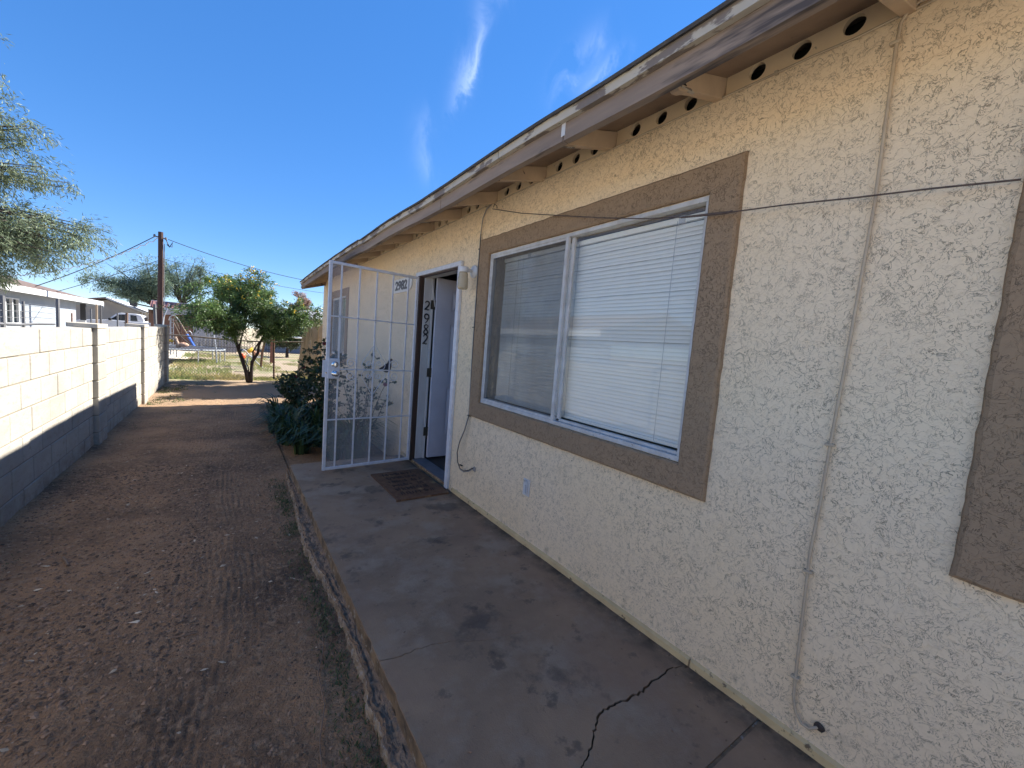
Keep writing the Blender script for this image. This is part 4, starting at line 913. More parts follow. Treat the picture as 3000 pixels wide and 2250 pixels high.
def tree(name, label, cat, base, trunk_top, clumps, leaf_m, bark_m, seed, nlimb, ntwig, nleaf, ll, lw, droop=0, r0=.09, trunks=None, flowers=0, twig_len=.6, outward=.5, group=None, leafspread=.06, rag=1.12):
    """clumps: list of (centre, radii, weight). Leaves sit along twigs that grow inside the clumps."""
    rng = np.random.default_rng(seed); root = empty(name, base, label, cat, group)
    tops = []; tk = B()
    for (pts, r) in (trunks or [([base, trunk_top], r0)]):
        pts = [tuple(p) for p in pts]
        if trunks is None:
            c = curve_pts(pts[0], pts[1], 8, 0, .03, rng); pts = [tuple(p) for p in c]
        tk.tube(pts, [r * (1 - .45 * i / (len(pts) - 1)) * (1.25 if i == 0 else 1) for i in range(len(pts))], 8); tops.append((pts[-1], r * .5))
    tk.build('trunk', bark_m, root, smooth=True)
    wts = np.array([c[2] for c in clumps], float); wts /= wts.sum()
    limbs = B(); mids = []
    for i in range(nlimb):
        ci = rng.choice(len(clumps), p=wts); c, rad, _ = clumps[ci]
        d = rng.normal(0, 1, 3); d /= np.linalg.norm(d); tgt = np.array(c) + d * np.array(rad) * rng.uniform(.35, .95)
        tp, tr = min(tops, key=lambda q: np.linalg.norm(np.array(q[0]) - tgt) * rng.uniform(.7, 1.3))
        L = curve_pts(tp, tgt, 8, .10 * np.linalg.norm(tgt - np.array(tp)), .03, rng)
        limbs.tube([tuple(p) for p in L], [max(.004, tr * .62 * (1 - .85 * k / 7)) for k in range(8)], 5)
        mids.append(L)
    limbs.build('limbs', bark_m, root, smooth=True)
    tw = B(); P = []; D = []
    for i in range(ntwig):
        L = mids[rng.integers(len(mids))]; s = L[rng.integers(3, 8)]; ci = min(range(len(clumps)), key=lambda k: np.sum(((s - np.array(clumps[k][0])) / np.array(clumps[k][1])) ** 2)); c, rad, _ = clumps[ci]
        out = (s - np.array(c)) / np.array(rad); d = rng.normal(0, 1, 3) + out * outward; d /= np.linalg.norm(d)
        e = s + d * twig_len * rng.uniform(.5, 1.2) * np.array([1, 1, .75]); e[2] -= droop * twig_len * rng.uniform(.3, 1)
        # keep within the clump outline, with ragged excess
        q = (e - np.array(c)) / np.array(rad); m = np.linalg.norm(q); lim = rng.uniform(.80, rag)
        if m > lim: e = np.array(c) + q / m * lim * np.array(rad)
        T = curve_pts(s, e, 6, .04, .012, rng); tw.tube([tuple(p) for p in T], [.006, .005, .004, .003, .0025, .002], 3, cap=False)
        k = nleaf; t = rng.uniform(.1, 1.0, k) ** .8 * 5; i0 = np.minimum(t.astype(int), 4); f = (t - i0)[:, None]
        pp = T[i0] * (1 - f) + T[i0 + 1] * f + rng.normal(0, leafspread, (k, 3)); dd = (T[i0 + 1] - T[i0]); dd /= np.linalg.norm(dd, axis=1, keepdims=True) + 1e-9
        dd = dd + rng.normal(0, .7, (k, 3)); dd[:, 2] -= droop * .9
        dd /= np.linalg.norm(dd, axis=1, keepdims=True); P.append(pp); D.append(dd)
    t_ = tw.build('twigs', bark_m, root)
    P = np.concatenate(P); D = np.concatenate(D)
    quads_mesh('crown', leaves(P, D, ll, lw, rng, .25), leaf_m, root)
    if flowers:
        idx = [];
        for ci, (c, rad, _) in enumerate(clumps):
            q = (P - np.array(c)) / np.array(rad); o = np.where((np.linalg.norm(q, axis=1) > .82) & (q[:, 2] > .25))[0]; idx += list(rng.choice(o, min(len(o), flowers), replace=False)) if len(o) else []
        FP = P[idx]; F = []
        for p in FP:
            k = rng.integers(3, 8); pp = p + rng.normal(0, .028, (k, 3)); F.append(leaves(pp, rng.normal(0, 1, (k, 3)), .05, .02, rng, .3))
        quads_mesh('blossom', np.concatenate(F), 'flower', root)
    return root

# yellow-flowering shrub tree at the end of the yard
tb = (-1.20, 13.8, -.2)
tree('flowering_shrub_tree', 'multi-stemmed bushy green tree with yellow flowers in front of the chain link fence', 'tree', tb, None,
     [((-1.6, 13.5, 1.98), (1.0, 1.3, .78), 3), ((-.55, 13.5, 1.78), (.95, 1.2, .74), 3), ((-1.2, 13.5, 2.42), (.85, 1.1, .58), 2.4), ((-2.35, 13.6, 1.68), (.62, 1.0, .42), 1.2), ((-2.35, 12.6, 1.72), (.5, .9, .42), 1.5), ((.25, 13.7, 1.95), (.60, .85, .40), 1.3), ((-.25, 13.7, 2.38), (.7, .9, .42), 1.4), ((-.25, 13.7, 1.30), (.5, .6, .32), .7), ((-1.75, 13.6, 1.35), (.55, .6, .30), .8)],
     'leaf_senna', 'bark_dark', 3, 60, 820, 72, .058, .0125, droop=.25, flowers=14, twig_len=.50, leafspread=.04, rag=1.5,
     trunks=[([(-1.20, 13.8, -.22), (-1.28, 13.8, .15), (-1.40, 13.8, .55), (-1.52, 13.8, .95), (-1.60, 13.8, 1.25)], .058), ([(-1.17, 13.8, -.22), (-1.14, 13.8, .12), (-1.13, 13.8, .40), (-.99, 13.8, .68), (-.97, 13.8, .92), (-.80, 13.8, 1.30)], .055),
             ([(-1.20, 13.8, .0), (-1.22, 13.8, .25), (-1.40, 13.82, .62)], .018), ([(-1.09, 13.78, .45), (-1.12, 13.75, .70), (-.98, 13.78, .98), (-.78, 13.75, 1.15)], .026), ([(-1.45, 13.8, .75), (-1.42, 13.8, .95), (-1.35, 13.8, 1.3)], .03)])
# feathery tree leaning over the neighbour's house
tree('feathery_tree', 'large feathery grey-green tree reaching in from the left over the neighbour house', 'tree', (-10.2, 14.6, -.25), (-9.0, 14.8, 2.8),
     [((-6.3, 14.7, 3.6), (1.3, 1.2, .75), 3.2), ((-5.2, 14.7, 3.35), (.9, .9, .5), 2.4), ((-6.3, 14.7, 2.75), (1.5, 1.1, .5), 3.2), ((-7.2, 14.7, 3.3), (1.3, 1.3, 1.0), 2.5), ((-5.6, 14.7, 2.85), (1.05, .9, .42), 2.2), ((-6.7, 14.7, 2.3), (1.0, .9, .35), 1.6), ((-6.5, 14.7, 4.9), (1.25, 1.1, .65), 2.8), ((-5.45, 14.7, 4.75), (.7, .7, .42), 1.0), ((-6.7, 14.7, 5.9), (1.15, 1.0, .55), 2.4), ((-5.8, 14.7, 5.5), (.6, .6, .32), .9), ((-6.0, 14.7, 6.5), (.6, .6, .35), 1.0), ((-7.0, 14.7, 6.9), (1.0, .9, .55), 1.4), ((-6.3, 14.7, 7.5), (.75, .6, .22), .6), ((-5.9, 14.6, 2.12), (.75, .6, .16), .5), ((-8.6, 14.8, 5.0), (1.6, 1.5, 2.0), 1.6)],
     'leaf_verde', 'bark_dark', 5, 140, 2500, 44, .13, .0095, droop=.6, r0=.16, twig_len=.95, outward=1.0, leafspread=.07, rag=1.5)
# mesquites far behind
tree('mesquite_tree', 'wide feathery mesquite tree behind the parked truck and utility pole', 'tree', (-5.6, 36.5, -.3), (-5.7, 36.5, 2.2),
     [((-7.2, 36, 4.3), (1.7, 1.5, 1.2), 3), ((-5.6, 36, 4.7), (1.6, 1.5, 1.2), 3), ((-8.2, 36, 3.6), (.9, 1.2, .7), 1.5), ((-6.6, 36, 3.3), (1.8, 1.4, .6), 2)], 'leaf_mesq', 'bark_dark', 9, 44, 620, 40, .16, .018, droop=.2, r0=.22, twig_len=.9, outward=.8, leafspread=.12, group='mesquite trees beyond the fence')
tree('mesquite_tree', 'airy bluish-green mesquite right of the utility pole behind the red metal roof', 'tree', (-4.4, 37, -.3), (-4.3, 37, 2.6),
     [((-4.3, 37, 4.9), (1.6, 1.3, 1.1), 2), ((-3.3, 37, 5.2), (1.4, 1.2, 1.0), 2), ((-2.9, 37, 3.9), (1.2, 1.2, .7), 1), ((-4.9, 37, 3.8), (1.0, 1.0, .6), 1)], 'leaf_mesq', 'bark_dark', 10, 34, 340, 30, .14, .015, droop=.2, r0=.17, twig_len=.8, outward=.8, leafspread=.12, group='mesquite trees beyond the fence')
tree('leafy_tree', 'tall light green leafy tree rising behind the yellow-flowering shrub tree', 'tree', (-1.2, 31, -.3), (-1.3, 31, 2.4),
     [((-2.0, 31, 3.9), (1.0, 1.0, .95), 2), ((-.9, 31, 3.8), (1.1, 1.0, .75), 2), ((.1, 31, 3.5), (.8, .9, .5), 1)], 'leaf_senna', 'bark_grey', 12, 30, 320, 60, .12, .032, r0=.16, twig_len=.6, leafspread=.08)
tree('sapling', 'thin bare-stemmed sapling standing above the tree tops right of the pole', 'tree', (-3.05, 30, -.3), (-2.95, 30, 4.0),
     [((-3.1, 30, 4.75), (.35, .3, .25), 1), ((-3.0, 30, 4.3), (.3, .25, .2), .6)], 'leaf_mesq', 'bark_dark', 14, 8, 26, 22, .12, .02, r0=.045, twig_len=.35)
tree('dark_bushy_tree', 'dark dense evergreen bush hanging low right of the flowering tree', 'bush', (1.2, 27, -.3), (1.2, 27, .6),
     [((1.2, 27, 1.05), (1.15, .8, .75), 2), ((.55, 26.6, .85), (.6, .6, .5), 1), ((1.9, 27, 1.3), (.8, .8, .7), 1)], 'leaf_dark', 'bark_dark', 15, 24, 330, 60, .10, .03, r0=.1, twig_len=.45, droop=.3)
tree('pinkish_tree', 'far pale pinkish tree top just left of the house corner', 'tree', (4.0, 40, -.3), (3.8, 40, 3.2),
     [((3.7, 40, 4.6), (.75, .8, 1.1), 2), ((3.4, 40, 3.5), (.8, .8, .6), 1)], mat('pinkish_leaf', (.36, .25, .20), .8, isl=.3, transl=.2), 'bark_grey', 16, 16, 130, 40, .14, .03, r0=.1, twig_len=.5)
# backyard tree round the corner of the house; it shades the path behind the porch
tree('backyard_tree', 'leafy tree in the back yard round the house corner', 'tree', (3.2, 11.9, -.2), (3.1, 11.9, 1.3),
     [((1.9, 11.6, 1.9), (1.05, .95, .8), 3), ((2.1, 12.9, 1.9), (1.1, 1.0, .8), 3), ((2.3, 13.9, 1.8), (1.0, .8, .7), 2), ((2.5, 11.9, 3.0), (1.3, 1.1, .8), 3), ((2.6, 13.2, 2.9), (1.3, 1.1, .8), 2), ((2.5, 11.6, 3.7), (1.1, 1.0, .5), 2), ((2.6, 12.9, 3.7), (1.1, 1.1, .5), 2)], 'leaf_senna', 'bark_grey', 18, 70, 1500, 60, .13, .04, r0=.13, twig_len=.5)

def path(n, a, b, r): return [tuple(np.array(a) + (np.array(b) - np.array(a)) * i / (n - 1)) for i in range(n)]
def rose(base, canes, label, seed, blooms=2, sz=.045, dens=26, grp=None):
    rng = np.random.default_rng(seed); root = empty('rose_bush', base, label, 'rose bush', grp); st = B(); LP = []; LD = []; tips = []
    for tip in canes:
        a = np.array(base) + rng.normal(0, .03, 3) * [1, 1, 0]; L = curve_pts(a, tip, 9, .06, .012, rng); st.tube([tuple(p) for p in L], [.008 - .0006 * i for i in range(9)], 5); tips.append(L[-1])
        for q in range(dens):
            k = rng.integers(3, 9); p = L[k] + rng.normal(0, .012, 3); d = rng.normal(0, 1, 3); d[2] = abs(d[2]) * .5; d /= np.linalg.norm(d); e = p + d * rng.uniform(.05, .15)
            st.tube([tuple(p), tuple((p + e) / 2 + [0, 0, .01]), tuple(e)], .0018, 3, cap=False)
            for t in (.5, .7, .85, 1): LP.append(p + (e - p) * t); LD.append(d + rng.normal(0, .7, 3))
    st.build('canes', mat('rose_cane', (.07, .06, .035), .8, isl=.2), root); quads_mesh('leaves', leaves(np.array(LP), np.array(LD), sz, sz * .38, rng, .3), 'leaf_rose', root)
    for i in range(blooms):
        t = tips[i % len(tips)]; B().blob((t[0], t[1], t[2] - .05 * i), .026, 2, .5, 5).build('bloom', 'rose_red', root)
    return root
rose((-.55, 6.0, -.15), [(-.62, 6.15, 1.22), (-.85, 6.25, .95), (-.50, 5.9, 1.05), (-.98, 6.1, .72), (-.72, 5.8, .85), (-.60, 6.3, 1.0), (-.40, 6.3, 1.02), (-.75, 6.5, 1.08)], 'tall rose bush just left of the open security door', 21, 2, .055, 55)
rose((-.35, 5.15, -.15), [(-.22, 4.62, .84), (-.30, 5.0, 1.10), (-.40, 5.25, .82), (-.20, 5.3, .62), (-.45, 5.05, .55), (-.14, 4.72, .70), (-.55, 5.3, .8)], 'spindly rose bush seen through the screen of the open security door', 22, 1, .042, 20)
rose((-.75, 7.3, -.16), [(-.8, 7.4, .62), (-1.0, 7.2, .5), (-.6, 7.5, .7), (-.95, 7.6, .58), (-.7, 7.0, .6)], 'low dark rose bush farther along the bed, left of the tall one', 23, 1, .055, 60)
rose((-.62, 9.2, -.17), [(-.7, 9.2, .42), (-.5, 9.3, .52), (-.85, 9.0, .33), (-.4, 9.1, .4)], 'small rounded bush at the far end of the planting bed', 24, 0, .05, 40)
def strap(base, r, h, n, seed, label):
    rng = np.random.default_rng(seed); V = []
    for i in range(n):
        a = rng.uniform(0, 6.28); q = rng.uniform(.0, .3) * r; b = np.array([base[0] + q * math.cos(a), base[1] + q * math.sin(a), base[2]]); ln = rng.uniform(.6, 1.1); hh = h * ln * rng.uniform(.6, 1.1); w = rng.uniform(.008, .016); s = np.array([-math.sin(a), math.cos(a), 0]) * w
        P = [b + np.array([math.cos(a), math.sin(a), 0]) * r * ln * t * t * 1.0 + np.array([0, 0, 1]) * hh * (math.sin(t * 2.2) / .95) for t in (0, .25, .5, .75, 1)]
        ws = (.7, 1, .9, .6, .05)
        for k in range(4): V.append([P[k] - s * ws[k], P[k] + s * ws[k], P[k + 1] + s * ws[k + 1], P[k + 1] - s * ws[k + 1]])
    o = quads_mesh('strap_leaf_plant', V, 'leaf_strap'); return tag(o, label, 'plant', 'strap-leaved clumps in the planting bed')
SP = [(-.95, 5.55), (-.65, 5.2), (-1.05, 6.1), (-.70, 5.85), (-1.1, 6.8), (-.35, 5.6), (-.8, 6.6), (-.45, 4.9), (-1.0, 7.7)]
NM = ['at the porch-side corner of the planting bed', 'behind the lower part of the open security door', 'at the path edge left of the security door', 'under the tall rose bush', 'at the path edge farther along the bed', 'close to the wall behind the screen door', 'in the middle of the bed behind the tall rose', 'right behind the slab end against the screen door', 'farthest along the path edge']
for i, (x, y) in enumerate(SP): strap((x, y, -.16), .36 + .05 * (i % 3), .38 + .05 * (i % 4), 120, 40 + i, 'dark green strap-leaved clump ' + NM[i])
def ground_cover():
    rng = np.random.default_rng(50); V = []
    def tuft(x, y, z, n, h, sp, out):
        for _ in range(n):
            a = rng.uniform(0, 6.28); l = rng.uniform(.2, 1) * sp; b = np.array([x + rng.normal(0, .03), y + rng.normal(0, .03), z]); t = b + np.array([math.cos(a) * l, math.sin(a) * l, h * rng.uniform(.4, 1.1)]); s = np.array([-math.sin(a), math.cos(a), 0]) * rng.uniform(.0015, .004) * out
            V.append([b - s, b + s, (b + t) / 2 + s + [0, 0, h * .15], t]);
    for _ in range(420):            # small weeds hugging the footing and the wall foot
        y = rng.uniform(.6, 4.6); x = -1.28 - abs(rng.normal(0, .05)) ; 
        if nz1(x * 3, y * 2.2, 77) < -.1: continue
        tuft(x, y, soil_h(x, y), 6, .02, .02, 1)
    for _ in range(700):
        y = rng.uniform(3.5, 13); x = -2.98 + abs(rng.normal(0, .12 + .03 * y)); 
        if nz1(x * 2, y * 1.2, 70) < .05: continue
        tuft(x, y, -.155 - .002 * y, 8, .03, .03, 1.6)
    tag(quads_mesh('weeds', V, 'weed'), kind='stuff')
    for name, m, n, sd in (('dry_grass', 'grass', 20000, 61), ('green_grass', 'grass_green', 14000, 62)):
        r2 = np.random.default_rng(sd); V2 = []
        for _ in range(n):
            y = 14.3 + 12 * r2.random() ** 1.4; x = r2.uniform(-3.4, 2.2 + (y - 14) * .15)
            g = nz1(x * .8, y * .5, 5 if m == 'grass' else 15) + (.15 if (m == 'grass_green' and x < -1.6) else -.12)
            if g < .04: continue
            a = r2.uniform(0, 6.28); h = r2.uniform(.04, .12) * (1.6 if m == 'grass_green' and x < -1.9 and y > 18 else 1); b = np.array([x, y, -.205]); t = b + np.array([math.cos(a) * h * .5, math.sin(a) * h * .5, h]); s = np.array([.008, 0, 0]) * r2.uniform(.5, 1.3)
            V2.append([b - s, b + s, (b + t) / 2 + s, t])
        tag(quads_mesh(name, V2, m), kind='stuff')
    # litter blown onto the slab
    V3 = []
    r3 = np.random.default_rng(90)
    for _ in range(150):
        x = -.03 - abs(r3.normal(0, .10)) if r3.random() < .6 else r3.uniform(-1.18, -.05); y = r3.uniform(.4, 4.5); z = .0012
        k = r3.uniform(.0018, .0055); a = r3.uniform(0, 6.28); e = r3.uniform(1, 2.8); c, s_ = math.cos(a), math.sin(a)
        q = [(x + (dx * e * c - dy * s_) * k, y + (dx * e * s_ + dy * c) * k, z + dz * k) for dx, dy, dz in ((1, 0, 0), (0, 1, 0), (-1, 0, 0), (0, -1, 0), (.1, .1, .7))]
        for i in range(4): V3.append([q[i], q[(i + 1) % 4], q[4]])
    tag(quads_mesh('slab_litter', V3, 'pebble'), kind='stuff')
    # twigs and dry sticks
    for i, ab in enumerate((((-1.33, 2.05), (-1.36, 1.9), (-1.40, 1.78), (-1.405, 1.6), (-1.45, 1.45), (-1.47, 1.28), (-1.53, 1.12)), ((-2.56, 3.50), (-2.53, 3.42), (-2.51, 3.36)), ((-2.0, 9.1), (-1.5, 9.25), (-1.2, 9.35)), ((-1.95, 2.35), (-1.90, 2.33), (-1.85, 2.34)))):
        P = [(p[0], p[1], soil_h(*p) + .010) for p in ab]; M.setdefault('stick', mat('dry_stick', (.26, .17, .11), .9))
        tag(B().tube(P, .0022 if i == 0 else .004 if i != 1 else .007, 5).build('dry_twig', 'stick'), ['thin curved brown runner lying beside the porch footing', 'short pale wood chip on the dirt at left', 'long pale stick lying across the path by the plants', 'small dark twig on the gravel in front'][i], 'twig')
ground_cover()

# ================================================================ BEYOND THE YARD
M['nb_wall'] = mat('blue_grey_block_paint', (.27, .305, .35), .9, (.23, .265, .31), 2, bump=(30, .2, .01))
M['nb_fascia'] = mat('white_fascia', (.56, .57, .58), .7, (.50, .51, .52), 2)
M['nb_roof'] = mat('brown_shingles', (.17, .115, .095), .95, (.115, .085, .075), 9, bump=(25, .5, .02))
M['nb_dark'] = mat('dark_glass', (.035, .045, .05), .15)
M['curtain'] = mat('pale_curtain', (.32, .33, .28), .9)
M['wood_post'] = mat('pale_wood_post', (.36, .28, .20), .9, (.28, .21, .15), 12, stretch=(1, 1, .2))
M['rust'] = mat('rusty_steel', (.13, .07, .045), .85, (.09, .05, .035), 25)
M['pole'] = mat('creosote_pole', (.075, .040, .032), .9, (.045, .026, .022), 6, stretch=(6, 6, .3), bump=(40, .5, .01))
M['galv'] = mat('galvanised_steel', (.40, .43, .47), .45, (.33, .35, .38), 12, metal=.3)
M['grey_post'] = mat('grey_steel_post', (.13, .13, .135), .7)
M['truck'] = mat('white_truck_paint', (.62, .64, .68), .3)
M['truckglass'] = mat('truck_window', (.02, .025, .03), .08)
M['tyre'] = mat('tyre_rubber', (.02, .02, .02), .9)
M['tan_wall'] = mat('grey_tan_stucco', (.34, .32, .29), .9, (.29, .27, .25), 1)
M['shed_grey'] = mat('shed_grey_panel', (.34, .34, .37), .85, (.27, .27, .30), 1.5, stretch=(6, 1, .4))
M['fence_brown'] = mat('brown_fence_board', (.16, .085, .06), .9, (.11, .06, .045), 5, stretch=(5, 1, .4))
M['red_roof'] = mat('dusty_red_metal_roof', (.36, .19, .17), .65, (.29, .155, .14), 3)
M['red_rib'] = mat('red_roof_rib', (.20, .08, .075), .6)
M['board'] = mat('weathered_pale_board', (.44, .37, .26), .9, (.34, .28, .195), 7, stretch=(6, 6, .35), bump=(50, .4, .004), objr=.10, col3=(.20, .15, .10), scale3=11, lo3=.66, hi3=.72)
M['board_tan'] = mat('newer_tan_board', (.52, .38, .22), .85, (.45, .33, .19), 6, stretch=(6, 6, .4))
M['blue_plastic'] = mat('blue_plastic', (.03, .10, .42), .4)
M['tramp_bed'] = mat('trampoline_bed', (.045, .045, .055), .8)
M['tramp_pad'] = mat('pale_blue_rim_pad', (.30, .33, .36), .6)
M['toy_yellow'] = mat('yellow_plastic', (.70, .42, .03), .4)
M['toy_orange'] = mat('orange_red_plastic', (.70, .11, .03), .4)
M['toy_tan'] = mat('tan_plush', (.45, .33, .25), .95)
M['cushion'] = mat('peach_cushion', (.58, .36, .25), .9)
M['brick'] = mat('red_brick', (.28, .11, .07), .9, objr=.15)
M['black_iron'] = mat('black_iron', (.03, .03, .032), .6)
M['wood_old'] = mat('weathered_brown_stake', (.16, .10, .07), .9)
M['chain'] = mat('chain_link_wire', (.17, .14, .11), .6, metal=.3)
M['yellow_roof'] = mat('pale_sign', (.70, .64, .42), .7)

def neighbour():
    h = empty('neighbour_house', (-8, 20, -.2), 'low blue-grey block house with white fascia and brown shingle roof beyond the block wall', 'house')
    X = -7.4; w = B()
    wy0, wy1, wz0, wz1 = 19.56, 20.62, .95, 1.75
    w.box((X - .15, 8, -.24), (X, wy0, 2.05)); w.box((X - .15, wy0, -.24), (X, wy1, wz0)); w.box((X - .15, wy0, wz1), (X, wy1, 2.05)); w.box((X - .15, wy1, -.24), (X, 26.9, 2.05)); w.box((-15, 26.75, -.24), (X - .15, 26.9, 2.05))
    w.build('wall', 'nb_wall', h)
    # block courses in relief
    for r in range(9):
        z = .02 + r * .2
        B().box((X, 20.9, z), (X + .004, 26.88, z + .012)).build('mortar_line', 'nb_fascia', h)
    f = B(); f.box((X - .04, wy0, wz0), (X + .02, wy0 + .06, wz1)); f.box((X - .04, wy1 - .06, wz0), (X + .02, wy1, wz1)); f.box((X - .04, wy0 + .5, wz0), (X + .02, wy0 + .57, wz1)); f.box((X - .05, wy0 - .05, wz0 - .07), (X + .05, wy1 + .05, wz0)); f.box((X - .04, wy0 + .06, wz1 - .04), (X + .018, wy1 - .06, wz1))
    wi = f.build('window', 'nb_fascia', h)
    B().box((X - .09, wy0 + .06, wz0), (X - .07, wy1 - .06, wz1 - .04)).build('pane', 'nb_dark', wi)
    for y in (19.30, 19.42, 20.72, 20.84): B().box((X + .002, y, .3), (X + .05, y + .06, 1.75 if y < 19.4 else 1.35)).build('trim_board', 'nb_fascia', h)
    B().box((X + .001, 26.15, 1.0), (X + .03, 26.28, 1.42)).build('meter_slot', 'rust', h)
    B().box((-7.03, 8, 1.93), (-6.99, 29.8, 2.13)).build('fascia_board', 'nb_fascia', h)
    B().box((-7.05, 8, 2.05), (-7.031, 29.8, 2.12)).build('gutter_back', 'nb_fascia', h)
    B().prism([(-7.0, 2.14), (-10.2, 2.95), (-14, 2.0), (-14, 1.96), (-10.2, 2.91), (-7.0, 2.10)], lambda u, v, d: (u, d, v), 8, 27.2).build('roof', 'nb_roof', h)
    B().prism([(-7.0, 2.14), (-9.6, 2.32), (-9.6, 2.28), (-7.0, 2.10)], lambda u, v, d: (u, d, v), 27.2, 29.85).build('carport_roof', 'nb_fascia', h)
    B().box((-9.6, 29.75, 1.86), (-7.0, 29.85, 2.12)).build('carport_beam', 'nb_wall', h)
    B().tube([(-7.9, 19.7, 2.3), (-7.9, 19.7, 2.95)], .06, 8).build('vent_pipe', 'grey_post', h)
    for y, z0, m, wd in ((27.5, .0, 'wood_post', .07), (28.4, 0, 'grey_post', .05)): B().box((-7.0 + (.12 if y < 28 else .1), y, -.24), (-7.0 + .12 + wd, y + wd, 1.93)).build('carport_post', m, h)
    B().box((-7.38, 27.45, 1.1), (-7.20, 27.6, 1.9)).build('meter_box', 'black_iron', h); B().box((-7.40, 27.35, .55), (-7.18, 27.45, 1.12)).build('meter_panel', 'nb_fascia', h)
    # wire fence on the neighbour's side of the block wall
    wf = empty('wire_fence', (-3.4, 6, 1), 'rusty wire fence with steel posts just behind the block wall', 'fence')
    for y, zt, r in ((4.7, 1.55, .02), (5.67, 1.50, .018), (6.13, 1.47, .012), (7.14, 1.55, .018), (8.6, 1.48, .010), (10.4, 1.46, .012)): B().tube([(-3.4, y, -.2), (-3.4, y, zt)], r, 6).build('post', 'grey_post', wf)
    for z, r in ((1.245, .014), (1.31, .003), (1.37, .003), (1.43, .003)): B().tube([(-3.4, 3 + i * .5, z + .006 * math.sin(i * 2.1 + z * 9)) for i in range(9 if r > .01 else 9)], r, 5).build('strand', 'grey_post', wf)
    tag(B().tube([(-3.35, 10.8, -.2), (-3.36, 10.9, 1.0), (-3.34, 10.86, 1.49)], [.035, .032, .02], 6).build('leaning_stake', 'wood_old'), 'rust-brown leaning wooden stake in front of the white truck cab', 'stake')
    tag(B().tube([(-3.30, 14.55, -.2), (-3.32, 14.6, 1.2), (-3.34, 14.6, 1.82)], .036, 8).build('steel_post', 'grey_post'), 'dark grey round post at the far end of the block wall', 'post')
    tag(B().tube([(-3.16, 14.3, -.2), (-3.16, 14.4, 1.2), (-3.14, 14.5, 1.5), (-3.05, 14.55, 1.80), (-3.03, 14.56, 1.86)], .015, 8).build('bent_pipe', 'galv'), 'pale blue bent conduit pipe beside the dark post', 'pipe')
neighbour()

def truck():
    t = empty('pickup_truck', (-6.6, 31, -.24), 'white pickup truck parked side-on behind the block wall', 'truck')
    y0, y1 = 31.0, 32.8; g = -.24
    def side(poly, a, b, name, m, parent=t, bev=.03): return B().prism(poly, lambda u, v, d: (u, d, v), a, b).build(name, m, parent, bevel=bev, bseg=2)
    body = [(-8.35, .25), (-8.38, .80), (-8.30, 1.04), (-8.1, 1.13), (-7.25, 1.20), (-7.05, 1.22), (-4.6, 1.18), (-2.9, 1.16), (-2.9, .3), (-3.3, .25), (-3.45, .62), (-3.9, .78), (-4.35, .62), (-4.5, .25), (-6.9, .22), (-7.05, .6), (-7.45, .76), (-7.85, .6), (-8.0, .25)]
    side(body, y0, y1, 'body', 'truck')
    side([(-7.12, 1.215), (-6.72, 1.60), (-6.55, 1.655), (-5.95, 1.665), (-5.72, 1.60), (-5.62, 1.42), (-5.58, 1.20)], y0 + .12, y1 - .12, 'cab', 'truck')
    def pane(poly, a, b): return B().prism(poly, lambda u, v, d: (u, d, v), a, b).build('window', 'truckglass', t)
    pane([(-6.98, 1.25), (-6.66, 1.54), (-6.30, 1.58), (-6.27, 1.23)], y0 + .108, y0 + .125)
    pane([(-6.16, 1.25), (-6.16, 1.57), (-5.92, 1.56), (-5.86, 1.25)], y0 + .108, y0 + .125)
    B().box((-5.60, y0 + .35, 1.28), (-5.583, y1 - .35, 1.52)).build('rear_window', 'truckglass', t)
    B().box((-6.42, y0 - .012, 1.10), (-6.30, y0 + .004, 1.135)).build('door_handle', 'tyre', t)
    B().box((-8.42, y0 + .1, .45), (-8.36, y1 - .1, .62)).build('bumper', 'galv', t, bevel=.02)
    B().box((-8.385, y0 + .08, .80), (-8.31, y0 + .4, .98)).build('headlight', 'tramp_pad', t, bevel=.02); B().box((-7.02, y0 - .13, 1.20), (-6.90, y0 + .02, 1.33)).build('mirror', 'tyre', t, bevel=.02)
    for x in (-7.45, -3.9):
        for y in (y0 + .02, y1 - .24):
            w = B().lathe((x, y, .10), [(.36, 0), (.37, .04), (.37, .18), (.36, .22)], 20, 'y').build('wheel', 'tyre', t); B().lathe((x, y - .004, .10), [(.20, 0), (.19, -.01), (.05, -.015)], 14, 'y').build('rim', 'galv', w)
truck()

